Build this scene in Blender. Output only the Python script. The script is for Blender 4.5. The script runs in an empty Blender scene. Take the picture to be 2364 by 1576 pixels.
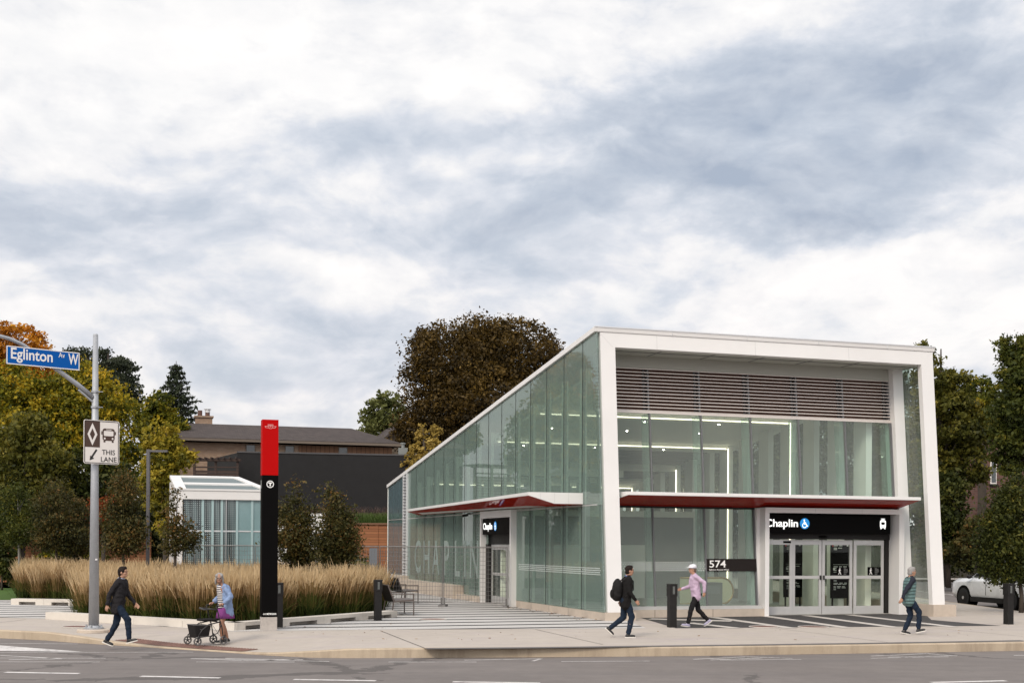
import bpy, bmesh, math, random
import numpy as np
from mathutils import Vector, Matrix
from mathutils.geometry import tessellate_polygon

S = bpy.context.scene
COL = S.collection
R_ = math.radians

# ------------------------------------------------------------------ camera
FPX, W0, H0 = 2978.0, 2364.0, 1576.0
CAM = Vector((0, 0, 2.2)); ROLL = .006; PX0, PY0 = 1182.0, 1255.7
CR = Vector((math.cos(ROLL), 0, math.sin(ROLL)))
CU = Vector((-math.sin(ROLL), 0, math.cos(ROLL)))
CF = Vector((0, 1, 0))
cd = bpy.data.cameras.new('camera')
cd.sensor_fit = 'HORIZONTAL'; cd.sensor_width = 36.0
cd.lens = FPX / W0 * 36.0
cd.shift_y = (PY0 - H0 / 2) / W0
cd.clip_start = .1; cd.clip_end = 6000
cam = bpy.data.objects.new('camera', cd); COL.objects.link(cam)
cam.matrix_world = Matrix(((CR.x, CU.x, -CF.x, CAM.x), (CR.y, CU.y, -CF.y, CAM.y), (CR.z, CU.z, -CF.z, CAM.z), (0, 0, 0, 1)))
S.camera = cam

# ------------------------------------------------------------------ light
SUN_EL, SUN_AZ = R_(38), R_(205)           # azimuth from +Y clockwise: behind the camera, a little to the left
sd = bpy.data.lights.new('sun', 'SUN'); sd.energy = 1.75; sd.angle = R_(16); sd.color = (1.0, .90, .75)
sun = bpy.data.objects.new('sun', sd); COL.objects.link(sun)
sdir = Vector((math.sin(SUN_AZ) * math.cos(SUN_EL), math.cos(SUN_AZ) * math.cos(SUN_EL), math.sin(SUN_EL)))
sun.rotation_euler = sdir.to_track_quat('Z', 'Y').to_euler()
sun.location = (-10, -20, 40)

class NT:
    "small helper that writes node trees"
    def __init__(s, tree): s.t = tree; s.n = tree.nodes; s.l = tree.links
    def node(s, typ, **kw):
        n = s.n.new(typ)
        for k, v in kw.items(): setattr(n, k, v)
        return n
    def put(s, sock, v):
        if hasattr(v, 'is_linked') or isinstance(v, bpy.types.NodeSocket): s.l.new(v, sock)
        elif v is not None: sock.default_value = v
    def m(s, op, a, b=None, c=None, clamp=False):
        n = s.node('ShaderNodeMath', operation=op, use_clamp=clamp)
        s.put(n.inputs[0], a)
        if b is not None: s.put(n.inputs[1], b)
        if c is not None: s.put(n.inputs[2], c)
        return n.outputs[0]
    def vm(s, op, a, b=None):
        n = s.node('ShaderNodeVectorMath', operation=op); s.put(n.inputs[0], a)
        if b is not None: s.put(n.inputs[1], b)
        return n.outputs['Value'] if op in ('DOT_PRODUCT', 'LENGTH') else n.outputs[0]
    def xyz(s, v):
        n = s.node('ShaderNodeSeparateXYZ'); s.put(n.inputs[0], v); return n.outputs
    def comb(s, x, y, z):
        n = s.node('ShaderNodeCombineXYZ')
        for i, q in enumerate((x, y, z)): s.put(n.inputs[i], q)
        return n.outputs[0]
    def noise(s, vec, scale=1, detail=4, rough=.55, lac=2.0, dist=0):
        n = s.node('ShaderNodeTexNoise'); s.put(n.inputs['Vector'], vec)
        n.inputs['Scale'].default_value = scale; n.inputs['Detail'].default_value = detail
        n.inputs['Roughness'].default_value = rough; n.inputs['Lacunarity'].default_value = lac
        n.inputs['Distortion'].default_value = dist
        return n.outputs['Fac']
    def ramp(s, fac, stops, interp='LINEAR'):
        n = s.node('ShaderNodeValToRGB'); cr = n.color_ramp; cr.interpolation = interp
        while len(cr.elements) < len(stops): cr.elements.new(.5)
        for e, (p, c) in zip(cr.elements, stops):
            e.position = p; e.color = tuple(c) + (1,) if len(c) == 3 else c
        s.put(n.inputs[0], fac); return n.outputs[0]
    def mix(s, fac, a, b, blend='MIX'):
        n = s.node('ShaderNodeMix', data_type='RGBA', blend_type=blend)
        s.put(n.inputs[0], fac)
        s.put(n.inputs[6], a if not isinstance(a, tuple) else tuple(a[:3]) + (1,))
        s.put(n.inputs[7], b if not isinstance(b, tuple) else tuple(b[:3]) + (1,))
        return n.outputs[2]

# ------------------------------------------------------------------ sky: Nishita behind a broken cloud deck
w = bpy.data.worlds.new('World'); S.world = w; w.use_nodes = True
w.node_tree.nodes.clear(); T = NT(w.node_tree)
sky = T.node('ShaderNodeTexSky', sky_type='NISHITA'); sky.sun_disc = False
sky.sun_elevation = SUN_EL; sky.sun_rotation = SUN_AZ; sky.altitude = 150; sky.air_density = 1.2; sky.dust_density = 2.0
D = T.node('ShaderNodeTexCoord').outputs['Generated']
dx, dy, dz = T.xyz(D)
def cp_(k, kz, off=(0, 0, 0), up=0.0):
    return T.vm('ADD', T.comb(T.m('MULTIPLY', dx, k), T.m('MULTIPLY', dy, k), T.m('MULTIPLY', T.m('ADD', dz, up), kz)), off)
warp = T.node('ShaderNodeTexNoise'); T.put(warp.inputs['Vector'], cp_(5, 8, (3, 1, 7))); warp.inputs['Scale'].default_value = 1; warp.inputs['Detail'].default_value = 4
wv = T.node('ShaderNodeVectorMath', operation='SCALE'); T.put(wv.inputs[0], T.vm('SUBTRACT', warp.outputs['Color'], (.5, .5, .5))); wv.inputs['Scale'].default_value = .6
cp = T.vm('ADD', cp_(4.0, 8.6), wv.outputs[0]); cp_up = T.vm('ADD', cp_(4.0, 8.6, (0, 0, 0), .014), wv.outputs[0])
n_big = T.noise(cp, 1.0, 10, .54); n_up = T.noise(cp_up, 1.0, 10, .54)
relief = T.m('SUBTRACT', n_big, n_up)             # < 0 under a cloud's belly, > 0 on its bright upper rim
n_mid = T.noise(cp_(17, 34, (5.2, 9.1, 3.3)), 1.0, 8, .58)
yy = T.m('MAXIMUM', T.m('ABSOLUTE', dy), .05)
# broad banks of darker and lighter cloud, by bearing and height, their edges torn by noise
wob = T.noise(cp_(9, 18, (1.7, 4.4, 0)), 1.0, 7, .6)
wob2 = T.noise(cp_(9, 18, (11.7, 2.4, 0)), 1.0, 7, .6)
A = T.m('ADD', T.m('DIVIDE', dx, yy), T.m('MULTIPLY', T.m('SUBTRACT', wob, .5), .22))
E = T.m('ADD', T.m('DIVIDE', dz, yy), T.m('MULTIPLY', T.m('SUBTRACT', wob2, .5), .13))
BANKS = [(.30, .350, .20, .055, .95), (.10, .340, .12, .035, .70), (.36, .375, .10, .06, .5), (.14, .272, .13, .035, .8), (.02, .215, .12, .030, .62),
         (-.30, .275, .16, .06, .42), (-.11, .178, .09, .022, .45), (-.17, .135, .16, .025, .25), (.32, .28, .10, .03, .35), (-.09, .395, .07, .02, .5),
         (-.12, .365, .14, .030, -.55), (-.30, .38, .22, .05, -.5), (.26, .215, .16, .030, -.55), (-.33, .17, .14, .04, -.2), (-.02, .30, .10, .018, -.25)]
tot = None
for a, e, ra, re, wt in BANKS:
    u = T.m('DIVIDE', T.m('SUBTRACT', A, a), ra); v = T.m('DIVIDE', T.m('SUBTRACT', E, e), re)
    r2 = T.m('ADD', T.m('MULTIPLY', u, u), T.m('MULTIPLY', v, v))
    g = T.m('MULTIPLY', T.m('EXPONENT', T.m('MULTIPLY', r2, -.7)), wt)
    tot = g if tot is None else T.m('ADD', tot, g)
ahead = T.m('GREATER_THAN', dy, 0.0)
tot = T.m('MULTIPLY', tot, ahead)
dens = T.m('ADD', T.m('MULTIPLY', T.m('SUBTRACT', n_big, .5), 1.15), T.m('MULTIPLY', T.m('SUBTRACT', n_mid, .5), .34))
dens = T.m('SUBTRACT', dens, T.m('MULTIPLY', relief, 3.6))
dens = T.m('ADD', T.m('ADD', dens, T.m('MULTIPLY', tot, .50)), .258, clamp=True)
cloud = T.ramp(dens, [(0, (9.2, 9.05, 8.95)), (.22, (8.3, 8.25, 8.35)), (.40, (6.8, 7.05, 7.6)), (.62, (5.4, 5.85, 6.6)), (1, (3.8, 4.35, 5.3))])
# brightness added to the unseen sky round the sun, to light the facade
sdn = T.vm('DOT_PRODUCT', D, tuple(sdir))
glow = T.m('MULTIPLY', T.m('POWER', T.m('MAXIMUM', sdn, 0.0), 2.0), 1.15)
br = T.m('ADD', 1.0, glow)
cb = T.node('ShaderNodeVectorMath', operation='SCALE'); T.put(cb.inputs[0], cloud); T.put(cb.inputs['Scale'], br)
warm = T.ramp(dz, [(0, (1.0, .965, .95)), (.14, (1.0, .985, .98)), (.3, (1, 1, 1))])
cl = T.mix(1.0, cb.outputs[0], warm, 'MULTIPLY')
gap = T.m('SUBTRACT', 1.0, T.m('MULTIPLY', T.m('SUBTRACT', n_mid, .35, clamp=True), .35))
skymix = T.mix(gap, sky.outputs[0], cl)
bg = T.node('ShaderNodeBackground'); T.l.new(skymix, bg.inputs[0]); bg.inputs[1].default_value = .104
T.l.new(bg.outputs[0], T.node('ShaderNodeOutputWorld').inputs[0])

S.view_settings.view_transform = 'Standard'; S.view_settings.look = 'None'
S.view_settings.gamma = 1; S.view_settings.exposure = 0.12
S.cycles.max_bounces = 8; S.cycles.transparent_max_bounces = 24; S.cycles.glossy_bounces = 4; S.cycles.diffuse_bounces = 3
S.cycles.sample_clamp_indirect = 6; S.cycles.caustics_reflective = False; S.cycles.caustics_refractive = False

# ------------------------------------------------------------------ helpers
def ray(px, py):
    return CR * ((px - PX0) / FPX) + CU * ((PY0 - py) / FPX) + CF
def G(px, py, z=0.0):                       # the point of the level z seen at that pixel of the photograph
    d = ray(px, py); t = (z - CAM.z) / d.z
    return CAM + d * t
def PY(px, py, Y):                          # the point at the distance Y
    d = ray(px, py); return CAM + d * Y
def tag(o, label=None, cat=None, group=None, kind=None):
    if label: o['label'] = label
    if cat: o['category'] = cat
    if group: o['group'] = group
    if kind: o['kind'] = kind
    return o
def thing(name, label, cat, loc=(0, 0, 0), rz=0, group=None):
    o = bpy.data.objects.new(name, None); COL.objects.link(o)
    o.empty_display_size = .3; o.location = loc; o.rotation_euler = (0, 0, rz)
    return tag(o, label, cat, group)
def copy_tree(o, parent=None):
    c = o.copy(); COL.objects.link(c)
    if parent: c.parent = parent
    for ch in list(o.children): copy_tree(ch, c)
    return c
def link(name, me, mat=None, parent=None, smooth=False):
    o = bpy.data.objects.new(name, me); COL.objects.link(o)
    if mat is not None:
        for q in (mat if isinstance(mat, (list, tuple)) else [mat]): me.materials.append(q)
    if parent is not None: o.parent = parent
    if smooth: me.shade_smooth()
    return o

class MB:
    "collects shapes for ONE mesh"
    def __init__(s): s.v = []; s.f = []; s.mi = []; s.cur = 0
    def add(s, vs, fs):
        b = len(s.v); s.v += [tuple(q) for q in vs]
        for f in fs: s.f.append(tuple(b + i for i in f)); s.mi.append(s.cur)
    def hexa(s, c):                          # 8 corners: bottom ring then top ring
        s.add(c, [(3, 2, 1, 0), (4, 5, 6, 7), (0, 1, 5, 4), (1, 2, 6, 5), (2, 3, 7, 6), (3, 0, 4, 7)])
    def box(s, x0, x1, y0, y1, z0, z1):
        s.hexa([(x0, y0, z0), (x1, y0, z0), (x1, y1, z0), (x0, y1, z0), (x0, y0, z1), (x1, y0, z1), (x1, y1, z1), (x0, y1, z1)])
    def cbox(s, c, d): s.box(c[0] - d[0] / 2, c[0] + d[0] / 2, c[1] - d[1] / 2, c[1] + d[1] / 2, c[2] - d[2] / 2, c[2] + d[2] / 2)
    def bar(s, p, q, w, h, up=(0, 0, 1)):
        p = Vector(p); q = Vector(q); d = (q - p).normalized(); up = Vector(up)
        if abs(d.dot(up)) > .98: up = Vector((0, 1, 0))
        x = d.cross(up).normalized() * (w / 2); y = x.cross(d).normalized() * (h / 2)
        s.hexa([p - x - y, p + x - y, p + x + y, p - x + y, q - x - y, q + x - y, q + x + y, q - x + y])
    def tube(s, pts, rad, n=8, cap=True):
        pts = [Vector(p) for p in pts]
        if not isinstance(rad, (list, tuple)): rad = [rad] * len(pts)
        b = len(s.v); prev = None
        for i, p in enumerate(pts):
            d = (pts[min(i + 1, len(pts) - 1)] - pts[max(i - 1, 0)]).normalized()
            if prev is None:
                a = Vector((0, 0, 1)) if abs(d.z) < .9 else Vector((1, 0, 0))
                x = d.cross(a).normalized()
            else:
                x = (prev - d * prev.dot(d)).normalized()
            prev = x; y = d.cross(x)
            for k in range(n):
                t = 2 * math.pi * k / n
                s.v.append(tuple(p + (x * math.cos(t) + y * math.sin(t)) * rad[i]))
        for i in range(len(pts) - 1):
            for k in range(n):
                k2 = (k + 1) % n
                s.f.append((b + i * n + k, b + i * n + k2, b + (i + 1) * n + k2, b + (i + 1) * n + k)); s.mi.append(s.cur)
        if cap:
            s.f.append(tuple(b + k for k in range(n))[::-1]); s.mi.append(s.cur)
            s.f.append(tuple(b + (len(pts) - 1) * n + k for k in range(n))); s.mi.append(s.cur)
    def cyl(s, p, q, r, n=16): s.tube([p, q], r, n)
    def torus(s, c, ax, R, r, n=24, m=8, a0=0, a1=2 * math.pi):
        c = Vector(c); ax = Vector(ax).normalized(); x = ax.cross(Vector((0, 0, 1)) if abs(ax.z) < .9 else Vector((1, 0, 0))).normalized(); y = ax.cross(x)
        full = abs(a1 - a0) > 6.28
        pts = [c + (x * math.cos(a0 + (a1 - a0) * i / n) + y * math.sin(a0 + (a1 - a0) * i / n)) * R for i in range(n + 1)]
        s.tube(pts, r, m, cap=not full)
    def ball(s, c, r, n=10, m=8):
        c = Vector(c); rx, ry, rz = r if isinstance(r, (tuple, list, Vector)) else (r, r, r)
        b = len(s.v)
        for i in range(m + 1):
            t = math.pi * i / m
            for k in range(n):
                a = 2 * math.pi * k / n
                s.v.append((c.x + rx * math.sin(t) * math.cos(a), c.y + ry * math.sin(t) * math.sin(a), c.z + rz * math.cos(t)))
        for i in range(m):
            for k in range(n):
                k2 = (k + 1) % n
                s.f.append((b + i * n + k, b + (i + 1) * n + k, b + (i + 1) * n + k2, b + i * n + k2)); s.mi.append(s.cur)
    def prism(s, poly, z0, z1):               # poly: list of (x, y)
        n = len(poly); b = len(s.v)
        s.v += [(p[0], p[1], z0) for p in poly] + [(p[0], p[1], z1) for p in poly]
        tri = tessellate_polygon([[Vector((p[0], p[1], 0)) for p in poly]])
        for t in tri:
            s.f.append(tuple(b + i for i in t)); s.f.append(tuple(b + n + i for i in t)); s.mi += [s.cur] * 2
        for i in range(n):
            j = (i + 1) % n; s.f.append((b + i, b + j, b + n + j, b + n + i)); s.mi.append(s.cur)
    def sheet(s, poly, z=None):
        b = len(s.v); ps = [Vector((p[0], p[1], p[2] if z is None else z)) for p in poly]
        s.v += [tuple(p) for p in ps]
        for t in tessellate_polygon([ps]):
            s.f.append(tuple(b + i for i in t)); s.mi.append(s.cur)
    def xform(s, M, start=0):
        s.v[start:] = [tuple(M @ Vector(q)) for q in s.v[start:]]
    def build(s, name, mat=None, parent=None, smooth=False, fix=True, bevel=0):
        me = bpy.data.meshes.new(name); me.from_pydata(s.v, [], s.f)
        o = link(name, me, mat, parent)
        if any(s.mi): me.polygons.foreach_set('material_index', s.mi)
        if fix:
            bm = bmesh.new(); bm.from_mesh(me); bmesh.ops.recalc_face_normals(bm, faces=bm.faces); bm.to_mesh(me); bm.free()
        if smooth: me.shade_smooth()
        if bevel:
            m = o.modifiers.new('bevel', 'BEVEL'); m.width = bevel; m.segments = 2; m.limit_method = 'ANGLE'
        return o

# ------------------------------------------------------------------ materials
def newmat(name):
    m = bpy.data.materials.new(name); m.use_nodes = True
    t = NT(m.node_tree); b = m.node_tree.nodes['Principled BSDF']; return m, t, b
def mat(name, col, rough=.6, var=.12, scale=6., bump=0., metal=0., spec=.5, coat=0., bscale=None):
    m, t, b = newmat(name); co = t.node('ShaderNodeTexCoord').outputs['Object']
    n = t.noise(co, scale, 6, .6)
    n2 = t.noise(co, scale * .17, 3, .5)
    f = t.m('ADD', t.m('MULTIPLY', n, .6), t.m('MULTIPLY', n2, .4))
    lo = tuple(c * (1 - var) for c in col); hi = tuple(min(1, c * (1 + var)) for c in col)
    t.l.new(t.ramp(f, [(.3, lo), (.7, hi)]), b.inputs['Base Color'])
    b.inputs['Metallic'].default_value = metal; b.inputs['Specular IOR Level'].default_value = spec
    b.inputs['Coat Weight'].default_value = coat
    t.l.new(t.m('ADD', rough, t.m('MULTIPLY', t.m('SUBTRACT', n, .5), .25), clamp=True), b.inputs['Roughness'])
    if bump:
        bn = t.node('ShaderNodeBump'); bn.inputs['Strength'].default_value = bump; bn.inputs['Distance'].default_value = .02
        t.l.new(t.noise(co, bscale or scale * 4, 5, .6), bn.inputs['Height']); t.l.new(bn.outputs[0], b.inputs['Normal'])
    return m
def emit(name, col, st):
    m, t, b = newmat(name); b.inputs['Base Color'].default_value = (.02, .02, .02, 1)
    b.inputs['Emission Color'].default_value = tuple(col) + (1,); b.inputs['Emission Strength'].default_value = st
    return m
def glass(name, tint, ior=1.5, rough=0.0, wav=.0, veil=.0, vc=(.45, .55, .50)):
    m, t, b = newmat(name); m.node_tree.nodes.remove(b)
    tr = t.node('ShaderNodeBsdfTransparent'); tr.inputs[0].default_value = tuple(tint) + (1,)
    gl = t.node('ShaderNodeBsdfGlossy'); gl.inputs['Roughness'].default_value = rough; gl.inputs[0].default_value = (.95, 1, .98, 1)
    fr = t.node('ShaderNodeFresnel'); fr.inputs[0].default_value = ior
    if wav:
        co = t.node('ShaderNodeTexCoord').outputs['Object']; bn = t.node('ShaderNodeBump'); bn.inputs['Strength'].default_value = wav
        bn.inputs['Distance'].default_value = .03
        t.l.new(t.noise(co, .9, 1, .4), bn.inputs['Height']); t.l.new(bn.outputs[0], gl.inputs['Normal'])
    ge = t.node('ShaderNodeNewGeometry'); fac = t.m('MULTIPLY', fr.outputs[0], t.m('SUBTRACT', 1.0, ge.outputs['Backfacing']))
    mx = t.node('ShaderNodeMixShader'); t.l.new(fac, mx.inputs[0]); t.l.new(tr.outputs[0], mx.inputs[1]); t.l.new(gl.outputs[0], mx.inputs[2])
    res = mx.outputs[0]
    if veil:                                  # ceramic frit, plus haze painted in for reflections and interior light
        df = t.node('ShaderNodeBsdfDiffuse'); df.inputs[0].default_value = vc + (1,)
        m2 = t.node('ShaderNodeMixShader'); t.put(m2.inputs[0], t.m('MULTIPLY', veil, t.m('SUBTRACT', 1.0, ge.outputs['Backfacing']))); t.l.new(res, m2.inputs[1]); t.l.new(df.outputs[0], m2.inputs[2]); res = m2.outputs[0]
    t.l.new(res, m.node_tree.nodes['Material Output'].inputs[0]); return m
_dg = bpy.context.evaluated_depsgraph_get
def baked(o, name):                           # the object's mesh with its modifiers applied
    dg = _dg(); dg.update()
    me = bpy.data.meshes.new_from_object(o.evaluated_get(dg)); me.name = name
    return me
def text(body, size, m, parent, loc, rot, name='lettering', bold=0., ext=.004, align='LEFT', sx=1.):
    cu = bpy.data.curves.new(name, 'FONT'); cu.body = body; cu.size = size; cu.offset = bold; cu.extrude = ext; cu.align_x = align
    cu.resolution_u = 3
    o = bpy.data.objects.new(name, cu); COL.objects.link(o)
    me = baked(o, name); bpy.data.objects.remove(o); bpy.data.curves.remove(cu)
    q = link(name, me, m, parent); q.location = loc; q.rotation_euler = rot; q.scale = (sx, 1, 1)
    return q
# ------------------------------------------------------------------ shared materials
M = {}
M['white'] = mat('white_panel', (.71, .69, .675), .42, .05, .9, spec=.4)
M['white_in'] = mat('white_interior', (.82, .81, .75), .6, .03, 1.5)
M['coping'] = mat('coping_metal', (.66, .66, .67), .35, .05, 3, metal=.3)
M['red_soffit'], _t, _b = newmat('red_soffit')
_n = _t.noise(_t.node('ShaderNodeTexCoord').outputs['Object'], .8, 3, .5); _t.l.new(_t.ramp(_n, [(.3, (.30, .014, .007)), (.7, (.40, .020, .010))]), _b.inputs['Base Color']); _b.inputs['Specular IOR Level'].default_value = 0; _b.inputs['Roughness'].default_value = .6
_g = _t.node('ShaderNodeBsdfGlossy'); _g.inputs['Roughness'].default_value = .035; _x = _t.node('ShaderNodeMixShader'); _x.inputs[0].default_value = .20
_t.l.new(_b.outputs[0], _x.inputs[1]); _t.l.new(_g.outputs[0], _x.inputs[2]); _t.l.new(_x.outputs[0], M['red_soffit'].node_tree.nodes['Material Output'].inputs[0])
M['dark'] = mat('dark_metal', (.016, .0145, .014), .5, .2, 8, spec=.2)
M['black'] = mat('black_panel', (.0022, .0018, .0018), .5, .2, 4, spec=.06)
M['alu'] = mat('aluminium', (.52, .51, .50), .38, .06, 6, metal=.35)
M['mullion'] = mat('mullion_grey', (.13, .13, .135), .4, .1, 6)
M['louvre_back'] = mat('louvre_recess', (.21, .115, .085), .7, .2, 5)
M['concrete'] = mat('precast_concrete', (.47, .395, .325), .85, .12, 5, bump=.15)
M['floor_in'] = mat('station_floor', (.33, .32, .29), .5, .1, 3)
M['glass'] = glass('station_glass', (.90, .95, .93), 1.55, wav=.006, veil=.15, vc=(.48, .52, .46))
M['glass_side'] = glass('side_glass', (.66, .74, .705), 2.1, wav=.006, veil=.40, vc=(.26, .345, .305))
M['glass_fin'] = glass('fin_glass', (.86, .95, .92), 1.4, veil=.30, vc=(.42, .56, .49))
M['glass_right'] = glass('right_glass', (.80, .86, .82), 1.5, veil=.30, vc=(.30, .31, .28))
M['glass_door'] = glass('door_glass', (.95, .975, .94), 1.4)
M['spandrel'] = mat('spandrel_glass', (.10, .15, .165), .08, .1, .8, coat=.5)
M['led'] = emit('led_strip', (1.0, .88, .66), 4.0)
M['lamp'] = emit('downlight', (1.0, .90, .74), 80.0)
M['sign_white'] = emit('lit_lettering', (1, .99, .96), 1.5)
M['sign_blue'] = emit('lit_blue', (.0, .25, .66), 1.0)
M['plain_white'] = mat('white_print', (.82, .81, .79), .5, .02, 3)
M['frit'] = mat('white_frit', (.80, .83, .81), .6, .05, 3)
M['grey_print'] = mat('grey_print', (.30, .30, .29), .5)
M['grey_in'] = mat('grey_interior', (.20, .21, .20), .6, .15, 2)
M['fascia'] = mat('shaded_fascia', (.40, .40, .36), .5, .03, 1.5)  # greyer than the white panels: shade of the recess put into the colour
M['slat'] = mat('louvre_slat', (.62, .56, .52), .4, .05, 6, metal=.2)
M['ceil_in'] = mat('ceiling_panel', (.70, .70, .64), .6, .04, 1)

# ------------------------------------------------------------------ ground
def ground_mat(name, kind):
    m, t, b = newmat(name); co = t.node('ShaderNodeTexCoord').outputs['Object']
    fine = t.noise(co, 60, 3, .7); mid = t.noise(co, 2.2, 6, .6); big = t.noise(co, .25, 4, .55)
    sx, sy, sz = t.xyz(co)
    b.inputs['Roughness'].default_value = .85; b.inputs['Specular IOR Level'].default_value = .3
    mixn = t.m('ADD', t.m('MULTIPLY', fine, .35), t.m('ADD', t.m('MULTIPLY', mid, .35), t.m('MULTIPLY', big, .3)))
    if kind == 'asphalt':
        c = t.ramp(mixn, [(.30, (.125, .109, .102)), (.70, (.215, .190, .178))])
        # long wheel-polished streaks along the carriageway
        st = t.noise(t.comb(t.m('MULTIPLY', sx, .10), t.m('MULTIPLY', sy, 1.6), 0.0), 1, 5, .6)
        c = t.mix(t.m('MULTIPLY', t.m('SUBTRACT', st, .45, clamp=True), 2.0), c, (.125, .113, .110))
        cr = t.node('ShaderNodeTexVoronoi', feature='DISTANCE_TO_EDGE'); cr.inputs['Scale'].default_value = .16
        t.put(cr.inputs['Vector'], t.vm('ADD', co, t.comb(t.m('MULTIPLY', mid, 1.6), t.m('MULTIPLY', big, 2.6), 0.0)))
        line = t.m('MULTIPLY', t.m('LESS_THAN', cr.outputs['Distance'], .016), t.m('GREATER_THAN', big, .46))
        c = t.mix(t.m('MULTIPLY', line, .55), c, (.05, .045, .043))
        spot = t.m('GREATER_THAN', t.noise(co, 1.1, 2, .4), .70)
        c = t.mix(t.m('MULTIPLY', spot, .18), c, (.09, .08, .078))
        pt = t.node('ShaderNodeTexVoronoi', feature='F1', distance='CHEBYCHEV'); pt.inputs['Scale'].default_value = .13; t.put(pt.inputs['Vector'], t.comb(sx, t.m('MULTIPLY', sy, 2.2), 0.0))
        c = t.mix(t.m('MULTIPLY', t.m('GREATER_THAN', t.xyz(pt.outputs['Color'])[0],   .80), .16), c, (.10, .088, .083))
    elif kind == 'sidewalk':
        c = t.ramp(mixn, [(.28, (.355, .31, .27)), (.72, (.485, .43, .38))])
        st = t.noise(t.comb(t.m('MULTIPLY', sx, .4), t.m('MULTIPLY', sy, 1.1), 3.0), 1.0, 6, .65)
        c = t.mix(t.m('MULTIPLY', t.m('SUBTRACT', st, .52, clamp=True), 2.2), c, (.33, .28, .32))
        bolt = t.m('GREATER_THAN', t.noise(co, 7, 2, .4), .735)
        c = t.mix(t.m('MULTIPLY', bolt, .4), c, (.22, .19, .165))
    elif kind == 'curb':
        c = t.ramp(mixn, [(.28, (.34, .265, .185)), (.72, (.50, .41, .31))])
        st = t.noise(t.comb(t.m('MULTIPLY', sx, 1.2), t.m('MULTIPLY', sy, 1.2), t.m('MULTIPLY', sz, .2)), 1.3, 6, .7)
        c = t.mix(t.m('MULTIPLY', t.m('SUBTRACT', st, .5, clamp=True), 3.0), c, (.20, .15, .11))
    elif kind == 'paving':
        v = t.m('ADD', t.m('MULTIPLY', sx, -SA), t.m('MULTIPLY', sy, CA)); u = t.m('ADD', t.m('MULTIPLY', sx, CA), t.m('MULTIPLY', sy, SA))
        v0 = t.m('SUBTRACT', v, OS)
        ph = t.m('FRACT', t.m('DIVIDE', t.m('ADD', v0, 50 * 1.33 + 1.36), 1.33))
        jit = t.m('MULTIPLY', t.m('SUBTRACT', t.noise(co, 1.5, 2, .5), .5), .02)
        stripe = t.m('LESS_THAN', t.m('ADD', ph, jit), .27)
        br = t.node('ShaderNodeTexBrick'); t.put(br.inputs['Vector'], t.comb(u, v0, 0.0)); br.inputs['Scale'].default_value = 1
        br.inputs['Brick Width'].default_value = .6; br.inputs['Row Height'].default_value = .1475; br.inputs['Mortar Size'].default_value = .006
        br.inputs['Color1'].default_value = (.46, .44, .42, 1); br.inputs['Color2'].default_value = (.54, .52, .50, 1); br.inputs['Mortar'].default_value = (.25, .24, .23, 1)
        c = t.mix(.55, br.outputs[0], t.ramp(mixn, [(.3, (.41, .39, .37)), (.7, (.57, .55, .53))]))
        c = t.mix(stripe, c, t.ramp(fine, [(.3, (.022, .020, .020)), (.7, (.05, .046, .045))]))
    elif kind == 'darkpave':
        c = t.ramp(mixn, [(.3, (.040, .037, .037)), (.7, (.082, .076, .075))])
        v = t.m('ADD', t.m('MULTIPLY', sx, -.12), t.m('MULTIPLY', sy, .99)); u = t.m('ADD', t.m('MULTIPLY', sx, .99), t.m('MULTIPLY', sy, .12))
        br = t.node('ShaderNodeTexBrick'); t.put(br.inputs['Vector'], t.comb(u, v, 0.0)); br.inputs['Scale'].default_value = 1
        br.inputs['Brick Width'].default_value = .4; br.inputs['Row Height'].default_value = .2; br.inputs['Mortar Size'].default_value = .008
        br.inputs['Color1'].default_value = (1, 1, 1, 1); br.inputs['Color2'].default_value = (.85, .85, .85, 1); br.inputs['Mortar'].default_value = (.55, .55, .55, 1)
        c = t.mix(1.0, c, br.outputs[0], 'MULTIPLY')
    elif kind == 'soil':
        c = t.ramp(mixn, [(.3, (.014, .012, .007)), (.7, (.036, .028, .016))])  # darkened so the bank carries heavy tree shade in its colour
    elif kind == 'lawn':
        c = t.ramp(mixn, [(.3, (.035, .075, .010)), (.7, (.075, .14, .022))])
    t.l.new(c, b.inputs['Base Color'])
    bn = t.node('ShaderNodeBump'); bn.inputs['Strength'].default_value = .25; bn.inputs['Distance'].default_value = .01
    t.l.new(fine, bn.inputs['Height']); t.l.new(bn.outputs[0], b.inputs['Normal'])
    return m
ANG = R_(17.9); CA, SA = math.cos(ANG), math.sin(ANG); OX, OY = 2.71, 37.4
OS = -OX * SA + OY * CA
def B(l, s, z=0.0): return Vector((OX + CA * l - SA * s, OY + SA * l + CA * s, z))
for k in ('asphalt', 'sidewalk', 'curb', 'paving', 'darkpave', 'soil', 'lawn'): M[k] = ground_mat(k, k)

mb = MB(); mb.sheet([(-2500, -300, -.45), (2500, -300, -.45), (2500, 2500, -.45), (-2500, 2500, -.45)])
tag(mb.build('ground', M['soil']), kind='structure')
mb = MB(); mb.sheet([(-160, -30, -.2), (160, -30, -.2), (160, 125, -.2), (-160, 125, -.2)])
tag(mb.build('road', M['asphalt']), kind='structure')

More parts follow.
